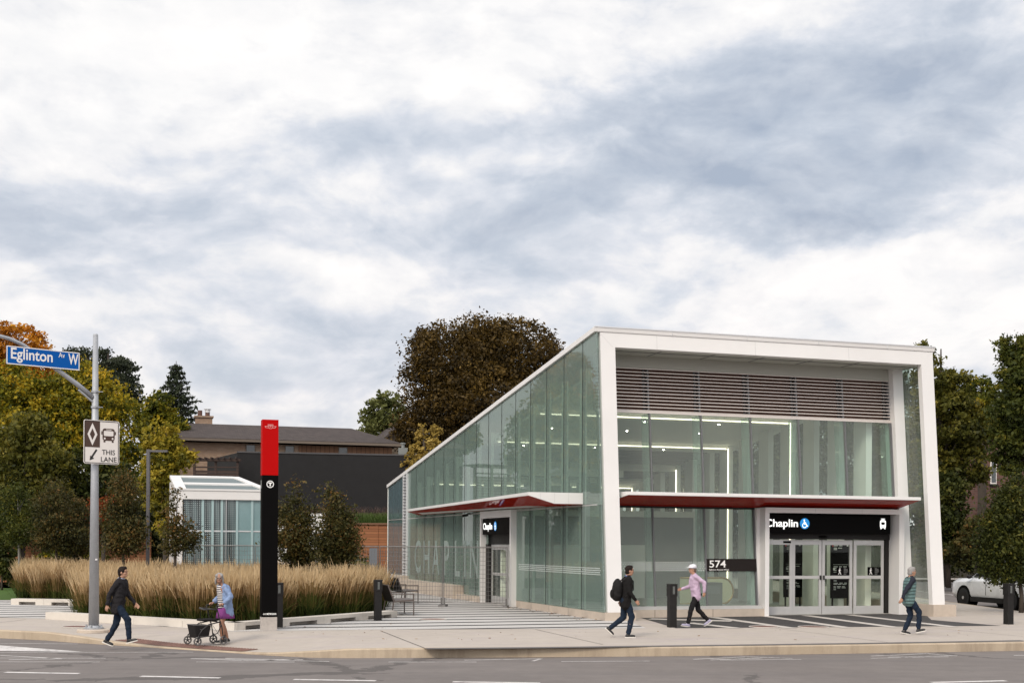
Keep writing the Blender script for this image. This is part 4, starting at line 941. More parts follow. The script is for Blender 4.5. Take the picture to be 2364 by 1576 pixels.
pear(672, 44, [(682, 1130, 7, 20), (684, 1160, 12, 26), (662, 1190, 30, 24), (705, 1185, 22, 22), (680, 1225, 44, 36), (665, 1260, 36, 34), (705, 1255, 34, 40), (690, 1285, 28, 20)], 35, 'young tree just right of the red and black pylon', 8500)
pear(774, 43, [(764, 1135, 6, 18), (768, 1165, 16, 30), (780, 1195, 34, 34), (778, 1235, 48, 40), (790, 1260, 36, 36), (765, 1265, 36, 34), (776, 1292, 22, 18)], 36, 'full young tree in front of the cedar fence', 8500)
make_tree('sumac_bush', 'bright red orange bush glowing behind the lamp pole', [(236, 1178, 32, 34), (262, 1170, 20, 24), (225, 1205, 24, 26)], 56, 'red', 3600, .15, 238, None, cat='bush', seed=41)
make_tree('yew_bush', 'rounded dark green bush left of the bench', [(12, 1290, 26, 44), (-18, 1275, 30, 50), (22, 1320, 18, 24)], 58, 'dark', 5500, .15, 5, None, cat='bush', seed=42)
make_tree('cotoneaster_bush', 'low green bush with rusty tips in front of the left cedar fence', [(120, 1290, 40, 22), (160, 1285, 30, 24), (215, 1280, 34, 24)], 57, 'golden', 4200, .14, 140, None, cat='bush', seed=43, hi=-.2)
make_tree('dogwood_bush', 'green bush behind the temporary fence under the cedar fence', [(745, 1290, 40, 26), (810, 1300, 40, 18), (710, 1296, 30, 20), (850, 1306, 24, 12)], 60, 'bright', 4000, .16, 770, None, cat='bush', seed=44, hi=-.2)
# trees further left, outside the picture, that the side glass mirrors
make_tree('locust_tree', 'golden green tree out of frame at far left', [(-120, 1000, 120, 130), (-240, 960, 120, 150), (-170, 1130, 140, 120)], 80, 'golden', 12000, .36, -180, BACK, seed=51)
make_tree('linden_tree', 'green tree furthest left beyond the plaza', [(-420, 980, 150, 160), (-560, 1040, 140, 150), (-480, 1150, 160, 110)], 74, 'green', 12000, .36, -470, BACK, seed=52)

# spruce: whorls of drooping branches
def spruce(label, px, Y, top, bottom, halfw, seed):
    rg = np.random.default_rng(seed); k = Y / FPX; b = PY(px, 1300, Y); t = PY(px, top, Y); zb = PY(px, bottom, Y).z
    root = thing('spruce_tree', label, 'tree', (b.x, b.y, 0)); H = t.z; q = []; ti = []; mb = MB()
    z = zb
    while z < H - .15:
        f = (H - z) / (H - zb); L = halfw * k * (f ** .85) * rg.uniform(.75, 1.15) + .1; nb = int(rg.integers(5, 8))
        for j in range(nb):
            a = 2 * math.pi * (j + rg.uniform(-.3, .3)) / nb; Lb = L * rg.uniform(.65, 1.15)
            dirv = np.array((math.cos(a), math.sin(a), -.10 * f - .05)); s0 = np.array((0, 0, z)); e = s0 + dirv * Lb; e[2] += .18 * Lb * (1 - f) + .08 * Lb
            mb.tube([s0, (s0 + e) / 2 - np.array((0, 0, .05 * Lb)), e], [.035, .025, .008], 4, False)
            n = int(18 + 40 * Lb); u = rg.uniform(.12, 1.0, n)[:, None]; p = s0 + (e - s0) * u + rg.normal(0, .12, (n, 3)) * (1.15 - u) + np.array((0, 0, -.10)) * rg.random((n, 1))
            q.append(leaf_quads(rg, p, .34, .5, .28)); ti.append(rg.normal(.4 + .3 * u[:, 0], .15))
        z += rg.uniform(.30, .42)
    me = quads_to_mesh('crown', np.concatenate(q), np.concatenate(ti)); link('crown', me, LM['spruce'], root)
    mb.tube([(0, 0, 0), (0, 0, H * .6), (0, 0, H)], [.22, .12, .02], 8); mb.build('trunk', M['bark'], root)
spruce('pointed dark spruce rising left of the brick house', 404, 94, 833, 1010, 82, 5)

# ornamental grass: thousands of stems with straw plumes, green at the foot
def grassmat():
    m, t, b = newmat('reed_grass'); at = t.node('ShaderNodeAttribute', attribute_name='tint')
    c = t.ramp(at.outputs['Fac'], [(0, (.020, .034, .006)), (.20, (.060, .075, .014)), (.34, (.125, .088, .026)), (.55, (.30, .185, .085)), (.8, (.52, .375, .21)), (1, (.66, .51, .32))])
    t.l.new(c, b.inputs['Base Color']); b.inputs['Roughness'].default_value = .75; b.inputs['Specular IOR Level'].default_value = .15
    tr = t.node('ShaderNodeBsdfTranslucent'); t.l.new(c, tr.inputs[0]); mx = t.node('ShaderNodeMixShader'); mx.inputs[0].default_value = .3
    t.l.new(b.outputs[0], mx.inputs[1]); t.l.new(tr.outputs[0], mx.inputs[2]); t.l.new(mx.outputs[0], m.node_tree.nodes['Material Output'].inputs[0])
    return m
GM = grassmat()
def inside(poly, x, y):
    r = np.zeros(len(x), bool); n = len(poly); j = n - 1
    for i in range(n):
        xi, yi, xj, yj = poly[i][0], poly[i][1], poly[j][0], poly[j][1]
        c = ((yi > y) != (yj > y)) & (x < (xj - xi) * (y - yi) / (yj - yi + 1e-12) + xi); r ^= c; j = i
    return r
def grass_bed(label, poly, clumps, stems, h, seed, edge=None):
    rg = np.random.default_rng(seed); xs = [p[0] for p in poly]; ys = [p[1] for p in poly]
    cx = rg.uniform(min(xs), max(xs), clumps * 4); cy = rg.uniform(min(ys), max(ys), clumps * 4); ok = inside(poly, cx, cy); cx = cx[ok][:clumps]; cy = cy[ok][:clumps]
    nc = len(cx); idx = np.repeat(np.arange(nc), stems); n = len(idx)
    ch = h * rg.normal(1, .055, nc); cgreen = rg.normal(0, .07, nc)
    r = np.abs(rg.normal(0, .16, n)); a = rg.uniform(0, 6.283, n); bx = cx[idx] + r * np.cos(a); by = cy[idx] + r * np.sin(a)
    lean_ = rg.uniform(.03, .22, n) + r * .35; la = a + rg.normal(0, .5, n); H = ch[idx] * rg.normal(.93, .08, n)
    kind = rg.random(n); leaf = kind < .40; H = np.where(leaf, H * rg.uniform(.35, .62, n), H); lean_ = np.where(leaf, lean_ * 3.0, lean_)
    segs = [0, .28, .58, .80, 1.0]; base_t = [.0, .24, .46, .72, .93]
    va = rg.uniform(0, 6.283, n); wx, wy = np.cos(va), np.sin(va); ql = []; tl = []; pv = []
    for s in segs:
        d = lean_ * H * s * s; z = H * (s - .10 * lean_ * s * s * 2)
        pv.append(np.stack([bx + np.cos(la) * d, by + np.sin(la) * d, z], 1))
    wd = [.010, .009, .007, .014, .004]; wl = [.012, .014, .012, .008, .002]
    for i in range(4):
        w0 = np.where(leaf, wl[i], wd[i])[:, None]; w1 = np.where(leaf, wl[i + 1], wd[i + 1])[:, None]; wv = np.stack([wx, wy, np.zeros(n)], 1)
        ql.append(np.stack([pv[i] - wv * w0, pv[i] + wv * w0, pv[i + 1] + wv * w1, pv[i + 1] - wv * w1], 1))
        tv = np.where(leaf, .04 + .07 * i + .10 * (rg.random(n) < .3), (base_t[i] + base_t[i + 1]) / 2) + cgreen[idx] * (1.2 if i < 3 else .4) + rg.normal(0, .05, n); tl.append(tv)
    me = quads_to_mesh('ornamental_grass', np.concatenate(ql), np.concatenate(tl)); o = link('ornamental_grass', me, GM)
    tag(o, label, 'grass', None, 'stuff'); return o
bedA = [G(118, 1424), G(300, 1432), G(533, 1447), G(640, 1441), G(780, 1426), G(884, 1415), G(890, 1408), G(860, 1384), G(600, 1372), G(175, 1372)]
bedA = [Vector((p.x, p.y, 0)) for p in bedA]; bedA[0] = G(190, 1424)
grass_bed('tall straw coloured reed grass filling the large planter behind the pylon', bedA, 620, 120, 1.38, 3)
bedB = [G(50, 1386), G(185, 1388), G(200, 1368), G(60, 1366)]
grass_bed('straw reed grass in the small planter at far left', bedB, 170, 110, 1.40, 4)
# ------------------------------------------------------------------ street furniture
M['galv'] = mat('galvanised_steel', (.36, .37, .39), .5, .14, 30, metal=.35)
M['sign_plate'] = mat('sign_plate', (.74, .69, .65), .45, .03, 3)
M['sign_dark'] = mat('sign_dark', (.060, .030, .020), .5, .1, 4)
M['sign_ink'] = mat('sign_ink', (.015, .013, .012), .5, .1, 4)
M['street_blue'] = mat('street_blue', (.0, .088, .36), .5, .06, 3, spec=.15)
M['street_white'] = mat('street_white', (.80, .77, .75), .45, .03, 3)
LP = Vector((-10.27, 31.72, 0)); SGA = R_(40)
t = thing('street_light_pole', 'tall tapered galvanised pole with a curved arm near the dropped corner', 'street pole', LP, SGA)
mb = MB(); mb.tube([(0, 0, .13), (0, 0, 7.28)], [.125, .062], 20); mb.build('pole', M['galv'], t, True)
mb = MB(); mb.tube([(0, 0, 7.27), (0, 0, 7.30)], [.062, .05], 16); mb.build('cap', M['galv'], t)
mb = MB(); mb.tube([(0, 0, .06), (0, 0, .10)], [.24, .24], 20)
for a in range(4): mb.cyl((.19 * math.cos(a * 1.57 + .78), .19 * math.sin(a * 1.57 + .78), .10), (.19 * math.cos(a * 1.57 + .78), .19 * math.sin(a * 1.57 + .78), .17), .024, 6)
mb.tube([(0, 0, .10), (0, 0, .15)], [.16, .13], 20)
mb.build('base_plate', M['galv'], t)
mb = MB(); mb.tube([(0, 0, -.02), (0, 0, .04), (0, 0, .062)], [.40, .40, .37], 24); mb.build('footing', M['concrete'], t)
mb = MB(); mb.tube([(-.05, 0, 5.74), (-.45, 0, 6.03), (-1.07, 0, 6.42), (-1.5, 0, 6.70), (-1.8, 0, 6.87), (-2.1, 0, 6.97), (-2.5, 0, 7.03), (-3.4, 0, 7.08)], [.062, .058, .053, .05, .047, .045, .044, .042], 12); arm = mb.build('arm', M['galv'], t, True)
mb = MB(); mb.cbox((-3.75, 0, 7.07), (.75, .22, .10)); mb.build('lamp_head', M['galv'], arm, bevel=.02)
mb = MB(); mb.bar((-.05, 0, 5.62), (-.42, 0, 5.90), .07, .03); mb.tube([(0, 0, 5.48), (0, 0, 5.53)], .098, 16); mb.tube([(0, 0, 5.86), (0, 0, 5.91)], .094, 16)
for z in (5.505, 5.885): mb.bar((-.02, -.1, z), (.15, -.1, z), .03, .02)
mb.build('bracket', M['galv'], t)
mb = MB(); mb.box(-.025, .025, -.135, -.12, 1.75, 1.79); mb.build('number_tag', M['street_white'], t)

def plate(mb, w_, h, r, th, y): # rounded plate standing in the xz plane
    p = rrect(-w_ / 2, w_ / 2, -h / 2, h / 2, r, y); n = len(p); mb.add(p + [(x, y + th, z) for x, _, z in p], [tuple(range(n))[::-1], tuple(range(n, 2 * n))] + [(i, (i + 1) % n, n + (i + 1) % n, n + i) for i in range(n)])
def frame_line(mb, w_, h, r, wd, y):
    a = rrect(-w_ / 2, w_ / 2, -h / 2, h / 2, r, y); b_ = rrect(-w_ / 2 + wd, w_ / 2 - wd, -h / 2 + wd, h / 2 - wd, max(.005, r - wd), y); n = len(a)
    mb.add(a + b_, [(i, (i + 1) % n, n + (i + 1) % n, n + i) for i in range(n)])
def stroke(mb, p, q, wd, y):
    d = Vector((q[0] - p[0], 0, q[1] - p[1])).normalized(); nn = Vector((-d.z, 0, d.x)) * wd / 2
    mb.add([(p[0] - nn.x, y, p[1] - nn.z), (q[0] - nn.x, y, q[1] - nn.z), (q[0] + nn.x, y, q[1] + nn.z), (p[0] + nn.x, y, p[1] + nn.z)], [(0, 1, 2, 3)])
def flat(mb, pts, y): mb.add([(x, y, z) for x, z in pts], [tuple(range(len(pts)))])
dv = Vector((math.cos(SGA), math.sin(SGA), 0)); dn = Vector((math.sin(SGA), -math.cos(SGA), 0))
zc_ = PY(225.5, 1020, 31.6).z
t = thing('bus_lane_sign', 'square white bus lane sign with diamond, bus and arrow on the pole', 'road sign', LP + dv * .10 + dn * .17 + Vector((0, 0, zc_)), SGA)
mb = MB(); plate(mb, .90, 1.07, .05, .012, 0); mb.build('plate', M['sign_plate'], t)
mb = MB(); frame_line(mb, .868, 1.038, .04, .018, -.003); mb.build('border', M['sign_ink'], t, fix=False)
mb = MB(); flat(mb, [(-.425, .51), (-.045, .51), (-.045, -.13), (-.425, -.13)], -.003); mb.build('dark_field', M['sign_dark'], t, fix=False)
mb = MB(); c0 = (-.235, .185)
for (w1, h1, w2, h2) in ((.125, .275, .066, .145),):
    o_ = [(c0[0] + w1, c0[1]), (c0[0], c0[1] + h1), (c0[0] - w1, c0[1]), (c0[0], c0[1] - h1)]; i_ = [(c0[0] + w2, c0[1]), (c0[0], c0[1] + h2), (c0[0] - w2, c0[1]), (c0[0], c0[1] - h2)]
    mb.add([(x, -.006, z) for x, z in o_ + i_], [(k, (k + 1) % 4, 4 + (k + 1) % 4, 4 + k) for k in range(4)])
mb.build('diamond', M['sign_plate'], t, fix=False)
mb = MB(); cx0, cz0 = .175, .175
o_ = rrect(cx0 - .155, cx0 + .155, cz0 - .13, cz0 + .17, .06, -.003); i_ = rrect(cx0 - .125, cx0 + .125, cz0 - .015, cz0 + .115, .025, -.003); n = len(o_)
mb.add(o_ + i_, [(k, (k + 1) % n, n + (k + 1) % n, n + k) for k in range(n)])
mb.box(cx0 - .13, cx0 - .08, -.0035, -.002, cz0 - .17, cz0 - .13); mb.box(cx0 + .08, cx0 + .13, -.0035, -.002, cz0 - .17, cz0 - .13); mb.box(cx0 - .185, cx0 - .16, -.0035, -.002, cz0 + .02, cz0 + .10); mb.box(cx0 + .16, cx0 + .185, -.0035, -.002, cz0 + .02, cz0 + .10)
mb.build('bus_symbol', M['sign_dark'], t, fix=False)
mb = MB(); disc(mb, (cx0 - .10, cz0 - .075), .024, 12, -.006); disc(mb, (cx0 + .10, cz0 - .075), .024, 12, -.006); mb.box(cx0 - .07, cx0 + .07, -.0065, -.005, cz0 + .135, cz0 + .15); mb.build('bus_lights', M['sign_plate'], t, fix=False)
mb = MB(); a0, a1 = (-.125, -.185), (-.30, -.455); stroke(mb, a0, (-.245, -.37), .046, -.003); flat(mb, [a1, (-.285, -.335), (-.185, -.405)], -.003); mb.build('arrow', M['sign_ink'], t, fix=False)
text('THIS', .175, M['sign_ink'], t, (.005, -.004, -.30), (R_(90), 0, 0), 'lettering', .001, .001, sx=.95)
text('LANE', .175, M['sign_ink'], t, (-.03, -.004, -.475), (R_(90), 0, 0), 'lettering', .001, .001, sx=.98)
zs = PY(92, 827, 30.85).z
t = thing('street_name_sign', 'blue street-name sign with white lettering hanging on the curved arm', 'street sign', LP - dv * 1.307 + dn * .09 + Vector((0, 0, zs)), SGA)
mb = MB(); plate(mb, 1.745, .43, .015, .02, 0); mb.build('plate', M['street_blue'], t)
mb = MB(); frame_line(mb, 1.745, .43, .015, .022, -.003); mb.build('border', M['street_white'], t, fix=False)
text('Eglinton', .365, M['street_white'], t, (-.79, -.005, -.075), (R_(90), 0, 0), 'lettering', .006, .001, sx=.86)
text('Av', .17, M['street_white'], t, (.36, -.005, .055), (R_(90), 0, 0), 'lettering', .001, .001, sx=.80)
text('W', .365, M['street_white'], t, (.60, -.005, -.085), (R_(90), 0, 0), 'lettering', .006, .001, sx=.62)
mb = MB(); mb.box(-.55, -.51, .02, .10, -.2, .2); mb.box(.51, .55, .02, .10, -.2, .2); mb.build('clamp', M['galv'], t)

# pylon
M['pylon_red'] = mat('pylon_red', (.42, .0, .0), .45, .03, 2, spec=.1)
P0 = G(617, 1455)
t = thing('station_pylon', 'tall red and black station pylon with a white T symbol on a concrete foot', 'sign pylon', P0 + Vector((0, .16, 0)), ANG)
mb = MB(); mb.box(-.195, .195, -.16, .16, -.02, .345); mb.build('concrete_foot', mat('foot_concrete', (.40, .36, .33), .9, .2, 14, bump=.2), t, bevel=.008)
zr = PY(620, 1097, P0.y).z; ztp = PY(620, 968, P0.y).z
mb = MB(); mb.box(-.20, .20, -.165, .165, .345, zr); mb.build('black_shaft', M['black'], t, bevel=.004)
mb = MB(); mb.box(-.20, .20, -.165, .165, zr + .006, ztp); mb.build('red_head', M['pylon_red'], t, bevel=.004)
zt_ = PY(622, 1117, P0.y).z; mb = MB(); n = 32
for (ro, ri) in ((.092, .072),):
    mb.add([(ro * math.cos(2 * math.pi * i / n), -.169, zt_ + ro * math.sin(2 * math.pi * i / n)) for i in range(n)] + [(ri * math.cos(2 * math.pi * i / n), -.169, zt_ + ri * math.sin(2 * math.pi * i / n)) for i in range(n)], [(i, (i + 1) % n, n + (i + 1) % n, n + i) for i in range(n)])
flat(mb, [(-.045, zt_ + .048), (.045, zt_ + .048), (.045, zt_ + .016), (-.045, zt_ + .016)], -.169); flat(mb, [(-.016, zt_ + .016), (.016, zt_ + .016), (.016, zt_ - .050), (-.016, zt_ - .050)], -.169)
mb.build('t_symbol', M['plain_white'], t, fix=False)
ze = PY(624, 984, P0.y).z; mb = MB(); y = -.169
for p, q in (((-.065, .048), (.065, .048)), ((-.065, .048), (-.035, -.040)), ((.065, .048), (.035, -.040)), ((-.035, -.040), (0, -.055)), ((.035, -.040), (0, -.055)), ((-.14, .004), (-.052, .004)), ((.052, .004), (.14, .004)), ((-.14, .004), (-.115, -.034)), ((.14, .004), (.115, -.034)), ((-.115, -.034), (-.040, -.034)), ((.115, -.034), (.040, -.034)), ((-.045, .030), (.045, .030)), ((0, .03), (0, -.02)), ((-.035, .006), (.035, .006))): stroke(mb, (p[0], ze + p[1]), (q[0], ze + q[1]), .008, y)
mb.build('winged_emblem', mat('emblem_pink', (.80, .42, .40), .5), t, fix=False)
text('METROLINX', .062, M['plain_white'], t, (-.075, -.169, .40), (R_(90), 0, 0), 'lettering', .002, .001, sx=.72)
mb = MB()
for k in range(3): stroke(mb, (-.155 + .026 * k, .40), (-.145 + .026 * k, .44), .010, -.169)
mb.build('small_mark', M['plain_white'], t, fix=False)
mb = MB(); mb.box(-.206, -.200, -.06, .06, zt_ - .1, zt_ + .1); mb.build('side_symbol', M['grey_in'], t)

# bollards
def bollard(px, py, label, rz):
    p = G(px, py); t = thing('light_bollard', label, 'bollard', (p.x, p.y, 0), rz, 'dark square light bollards along the sidewalk')
    mb = MB(); mb.box(-.10, .10, -.10, .10, -.02, 1.16); mb.build('post', M['dark'], t, bevel=.006)
    mb = MB(); mb.box(-.112, .112, -.112, .112, .84, 1.165); hd = mb.build('light_head', M['dark'], t, bevel=.006)
    mb = MB()
    for k in range(7): mb.box(-.03, .03, -.118, -.112, .90 + k * .03, .915 + k * .03)
    mb.build('louvre_slot', M['grey_in'], hd)
bollard(643, 1447, 'dark square bollard half hidden behind the station pylon', ANG)
bollard(872, 1431, 'dark square bollard at the right end of the grass planter', ANG)
bollard(1551, 1447, 'dark square bollard before the front glass of the station', ANG)
bollard(2328, 1440, 'dark square bollard at the right edge near the white car', ANG)

# planter walls of pale blocks
M['pale_block'] = mat('pale_block', (.57, .52, .46), .8, .07, 4, bump=.1)
def planter_wall(label, pts, n, h, gaps, depth=.38):
    a, b_ = Vector(pts[0]), Vector(pts[1]); a.z = b_.z = 0; d = (b_ - a); L = d.length; ang = math.atan2(d.y, d.x)
    t = thing('planter_wall', label, 'planter wall', a, ang, 'pale block walls edging the planters')
    w_ = L / n
    for i in range(n):
        x0, x1 = i * w_ + .004, (i + 1) * w_ - .004; mb = MB()
        if gaps and i in gaps:
            mb.box(x0, x1, 0, depth, h * .52, h); mb.box(x0, x0 + .30, .0, depth, -.02, h * .52); mb.box(x1 - .30, x1, 0, depth, -.02, h * .52); mb.box(x0 + .3, x1 - .3, depth * .7, depth, -.02, h * .52)
        else: mb.box(x0, x1, 0, depth, -.02, h)
        mb.build('block', M['pale_block'], t)
planter_wall('pale block wall along the sidewalk behind the walker', [G(104.7, 1428), G(541, 1455)], 4, .20, ())
planter_wall('pale undercut block wall running from the pylon to the lounge bench', [G(546, 1454.7), G(917, 1424)], 4, .20, (0, 1, 2, 3))
planter_wall('short pale undercut wall of the far left planter', [G(25, 1395), G(176, 1397.5)], 2, .21, (0, 1))
mb = MB(); mb.sheet([Vector((p.x, p.y + .15, 0)) for p in bedA], .03); tag(mb.build('planter_soil', M['soil'], fix=False), kind='structure')
mb = MB(); mb.sheet(bedB, .03); tag(mb.build('planter_soil', M['soil'], fix=False), kind='structure')

# manholes and fallen leaves
M['rust'] = mat('rusty_iron', (.13, .055, .040), .8, .25, 14, bump=.3)
for px, py, r, lab in ((1000, 1429.3, .36, 'rusty round cover in the striped plaza paving'), (1763, 1446.5, .36, 'rusty round cover in the dark paving left of the doors'), (1878, 1447, .38, 'pale rusty cover at the sidewalk edge before the doors'), (178, 1446.5, .34, 'dark cover in the sidewalk left of the street pole')):
    p = G(px, py); t = thing('manhole_cover', lab, 'manhole cover', (p.x, p.y, .009), 0, 'round iron covers in the paving')
    mb = MB(); mb.tube([(0, 0, 0), (0, 0, .006)], [r, r], 28); mb.build('lid', M['rust'], t)
    mb = MB(); mb.torus((0, 0, .003), (0, 0, 1), r + .03, .012, 28, 6); mb.build('ring', M['paleband'], t)
rg = np.random.default_rng(77); pts = []
for k in range(230):
    u = rg.random()
    if u < .5: p = B(-abs(rg.normal(0, .35)) - .05, rg.uniform(-.2, 9))
    elif u < .75: p = G(rg.uniform(560, 930), 1452 - rg.uniform(0, 26)); p = p + Vector((rg.normal(0, .4), -abs(rg.normal(0, .5)), 0))
    else: p = G(rg.uniform(560, 2300), rg.uniform(1450, 1480))
    pts.append((p.x, p.y, .016))
me = quads_to_mesh('fallen_leaves', leaf_quads(rg, np.array(pts), .075, .0) * np.array((1, 1, .25)) + np.array((0, 0, .012)), rg.random(len(pts)))
link('fallen_leaves', me, leafmat('dry_leaves', [(0, (.10, .045, .02)), (.6, (.22, .10, .03)), (1, (.32, .20, .06))]))
tag(bpy.data.objects['fallen_leaves'], 'dry brown leaves scattered along the station plinth and paving', 'leaves', None, 'stuff')

# lounge benches beside the planter
M['bench_metal'] = mat('bench_metal', (.115, .090, .080), .5, .15, 10, metal=.3)
def lounge(p, label, rz):
    t = thing('lounge_bench', label, 'bench', (p.x, p.y, 0), rz, 'brown metal lounge benches by the planter')
    W = 1.25
    mb = MB(); mb.hexa([(-.62, 0, .42), (0, 0, .44), (0, W, .44), (-.62, W, .42), (-.62, 0, .45), (0, 0, .50), (0, W, .50), (-.62, W, .45)]); mb.build('seat', M['bench_metal'], t)
    mb = MB(); mb.hexa([(-.64, 0, .42), (-.58, 0, .42), (-.58, W, .42), (-.64, W, .42), (-.83, 0, .93), (-.79, 0, .93), (-.79, W, .93), (-.83, W, .93)]); bk = mb.build('backrest', M['dark'], t)
    mb = MB()
    for y in (0, W): mb.bar((-.61, y, .42), (-.81, y, .94), .035, .035, (0, 1, 0))
    for f in (0, .33, .66, 1): mb.bar((-.58 - .2 * f, -.01, .44 + .49 * f), (-.58 - .2 * f, W + .01, .44 + .49 * f), .02, .02)
    mb.build('back_frame', M['bench_metal'], t)
    for x, y in ((0, 0), (0, W), (-.62, 0), (-.62, W)):
        mb = MB(); mb.bar((x - (.07 if x else 0), y, 0), (x, y, .44 if x else .66), .032, .032); mb.build('leg', M['bench_metal'], t)
    for y in (0, W):
        mb = MB(); mb.bar((-.68, y, .66), (.015, y, .66), .035, .03); mb.build('armrest', M['bench_metal'], t)
lounge(G(955, 1420), 'brown metal lounge bench nearest the planter end', ANG)
lounge(G(1003, 1402) + Vector((-.8, 3.2, 0)), 'second brown lounge bench further back behind the temporary fence', ANG + R_(8))

# temporary fence panels
M['fence_steel'] = mat('fence_steel', (.20, .19, .185), .55, .15, 12, metal=.4)
a = G(1172, 1401.5); b_ = G(1024, 1399.5); fd = (b_ - a); fl = 2.30; fd.normalize(); fang = math.atan2(-fd.y, -fd.x)
labs = ['temporary fence panel right in front of the side entrance', 'temporary fence panel crossing the frosted name', 'temporary fence panel beside the grey board', 'temporary fence panel behind the young trees', 'temporary fence panel behind the pylon']
for i in range(5):
    p = a + fd * fl * (i + 1); t = thing('fence_panel', labs[i], 'fence panel', (p.x, p.y, 0), fang, 'temporary steel mesh fence panels')
    mb = MB(); r = .02
    mb.tube([(.03, 0, .1), (.03, 0, 2.1), (fl - .03, 0, 2.1), (fl - .03, 0, .1)], r, 8); mb.tube([(.03, 0, .16), (fl - .03, 0, .16)], .014, 6); mb.build('frame', M['fence_steel'], t)
    mb = MB(); x = .12
    while x < fl - .05: mb.tube([(x, 0, .16), (x, 0, 2.1)], .0055, 4, False); x += .1
    z = .26
    while z < 2.08: mb.tube([(.03, .006, z), (fl - .03, .006, z)], .0055, 4, False); z += .15
    mb.build('mesh_infill', M['fence_steel'], t)
    for x in (.06, fl - .06):
        mb = MB(); mb.cbox((x, 0, .035), (.14, .5, .07)); mb.cyl((x, 0, .05), (x, 0, .3), .022, 8); mb.build('foot', M['fence_steel'], t)
p = G(862, 1372); t = thing('grey_board', 'plain grey board standing between fence and station', 'board', (p.x, p.y, 0), ANG)
mb = MB(); mb.box(-.17, .17, 0, .05, .25, 2.0); mb.build('panel', mat('grey_board_paint', (.16, .17, .19), .6, .08, 3), t)
mb = MB(); mb.box(-.17, -.12, -.05, .1, 0, .25); mb.box(.12, .17, -.05, .1, 0, .25); mb.build('foot', M['fence_steel'], t)

# slim lamp mast
p = PY(341, 1300, 47); t = thing('lamp_mast', 'slim dark grey lamp mast with a short square arm', 'lamp post', (p.x, p.y, 0), 0)
zt2 = PY(341, 1037, 47).z
mb = MB(); mb.box(-.055, .055, -.055, .055, 0, zt2); mb.build('post', mat('mast_grey', (.085, .08, .085), .5, .1, 6), t, bevel=.005)
mb = MB(); mb.box(.055, .70, -.055, .055, zt2 - .09, zt2 - .02); am = mb.build('arm', bpy.data.materials['mast_grey'], t)
mb = MB(); mb.box(.15, .66, -.04, .04, zt2 - .095, zt2 - .09); mb.build('lens', M['plain_white'], am)

# small glass pavilion
def pavmat():
    m, t, b = newmat('dotted_glass'); co = t.node('ShaderNodeTexCoord').outputs['Object']; x, y, z = t.xyz(co)
    fx = t.m('SUBTRACT', t.m('FRACT', t.m('MULTIPLY', x, 12.5)), .5); fz = t.m('SUBTRACT', t.m('FRACT', t.m('MULTIPLY', z, 12.5)), .5)
    r2 = t.m('ADD', t.m('MULTIPLY', fx, fx), t.m('MULTIPLY', fz, fz)); dot = t.m('LESS_THAN', r2, .038)
    fold = t.m('MULTIPLY', t.m('SINE', t.m('ADD', t.m('MULTIPLY', x, 22.0), t.m('MULTIPLY', z, 1.2))), .5)
    c = t.mix(t.m('ADD', fold, .5), (.018, .028, .030), (.085, .12, .125)); c = t.mix(dot, c, (.46, .55, .55)); t.l.new(c, b.inputs['Base Color'])
    b.inputs['Roughness'].default_value = .12; b.inputs['Specular IOR Level'].default_value = .7; return m
M['dotglass'] = pavmat(); M['milky'] = mat('milky_glass', (.20, .30, .315), .15, .18, 1.2, spec=.7); M['rib_glass'] = mat('glass_edge', (.34, .46, .47), .3, .05, 3)
pv = PY(405, 1126, 50); pv.z = 0
t = thing('glass_pavilion', 'small white framed glass pavilion with sloped louvred roof beside the pylon', 'pavilion', pv, ANG)
LW, DP, ZF_, ZB_ = 3.75, 4.2, 4.22, 5.0
mb = MB(); mb.box(0, .27, 0, .35, 0, ZF_ - .34); mb.box(LW - .15, LW, 0, .35, 0, ZF_ - .34); mb.box(0, LW, 0, .35, ZF_ - .34, ZF_); mb.box(0, .3, DP - .3, DP, 0, ZB_ - .3); mb.box(LW - .3, LW, DP - .3, DP, 0, ZB_ - .35); mb.box(0, .05, .35, DP - .3, 0, ZF_ - .1)
mb.build('frame', M['white'], t)
mb = MB(); mb.hexa([(0, .05, ZF_), (.42, .05, ZF_), (.42, DP, ZB_ - .12), (0, DP, ZB_ - .12), (0, .05, ZF_ + .06), (.42, .05, ZF_ + .06), (.42, DP, ZB_), (0, DP, ZB_)])
mb.hexa([(LW - .25, .05, ZF_), (LW, .05, ZF_), (LW - .9, DP, ZB_ - .12), (LW - 1.2, DP, ZB_ - .12), (LW - .25, .05, ZF_ + .06), (LW, .05, ZF_ + .06), (LW - .9, DP, ZB_), (LW - 1.2, DP, ZB_)])
def zsl(y): return ZF_ + .06 + (ZB_ - ZF_ - .06) * (y - .05) / (DP - .05)
mb.box(0, LW, -.03, .35, ZF_ + .001, ZF_ + .075)
for y in (1.7, 3.9): f_ = (y - .05) / (DP - .05); mb.hexa([(.42, y, zsl(y) - .15), (LW - .25 - .95 * f_, y, zsl(y) - .15), (LW - .25 - .95 * f_, y + .30, zsl(y + .3) - .15), (.42, y + .3, zsl(y + .3) - .15), (.42, y, zsl(y) + .005), (LW - .25 - .95 * f_, y, zsl(y) + .005), (LW - .25 - .95 * f_, y + .30, zsl(y + .3) + .005), (.42, y + .30, zsl(y + .3) + .005)])
mb.build('roof_frame', M['white'], t)
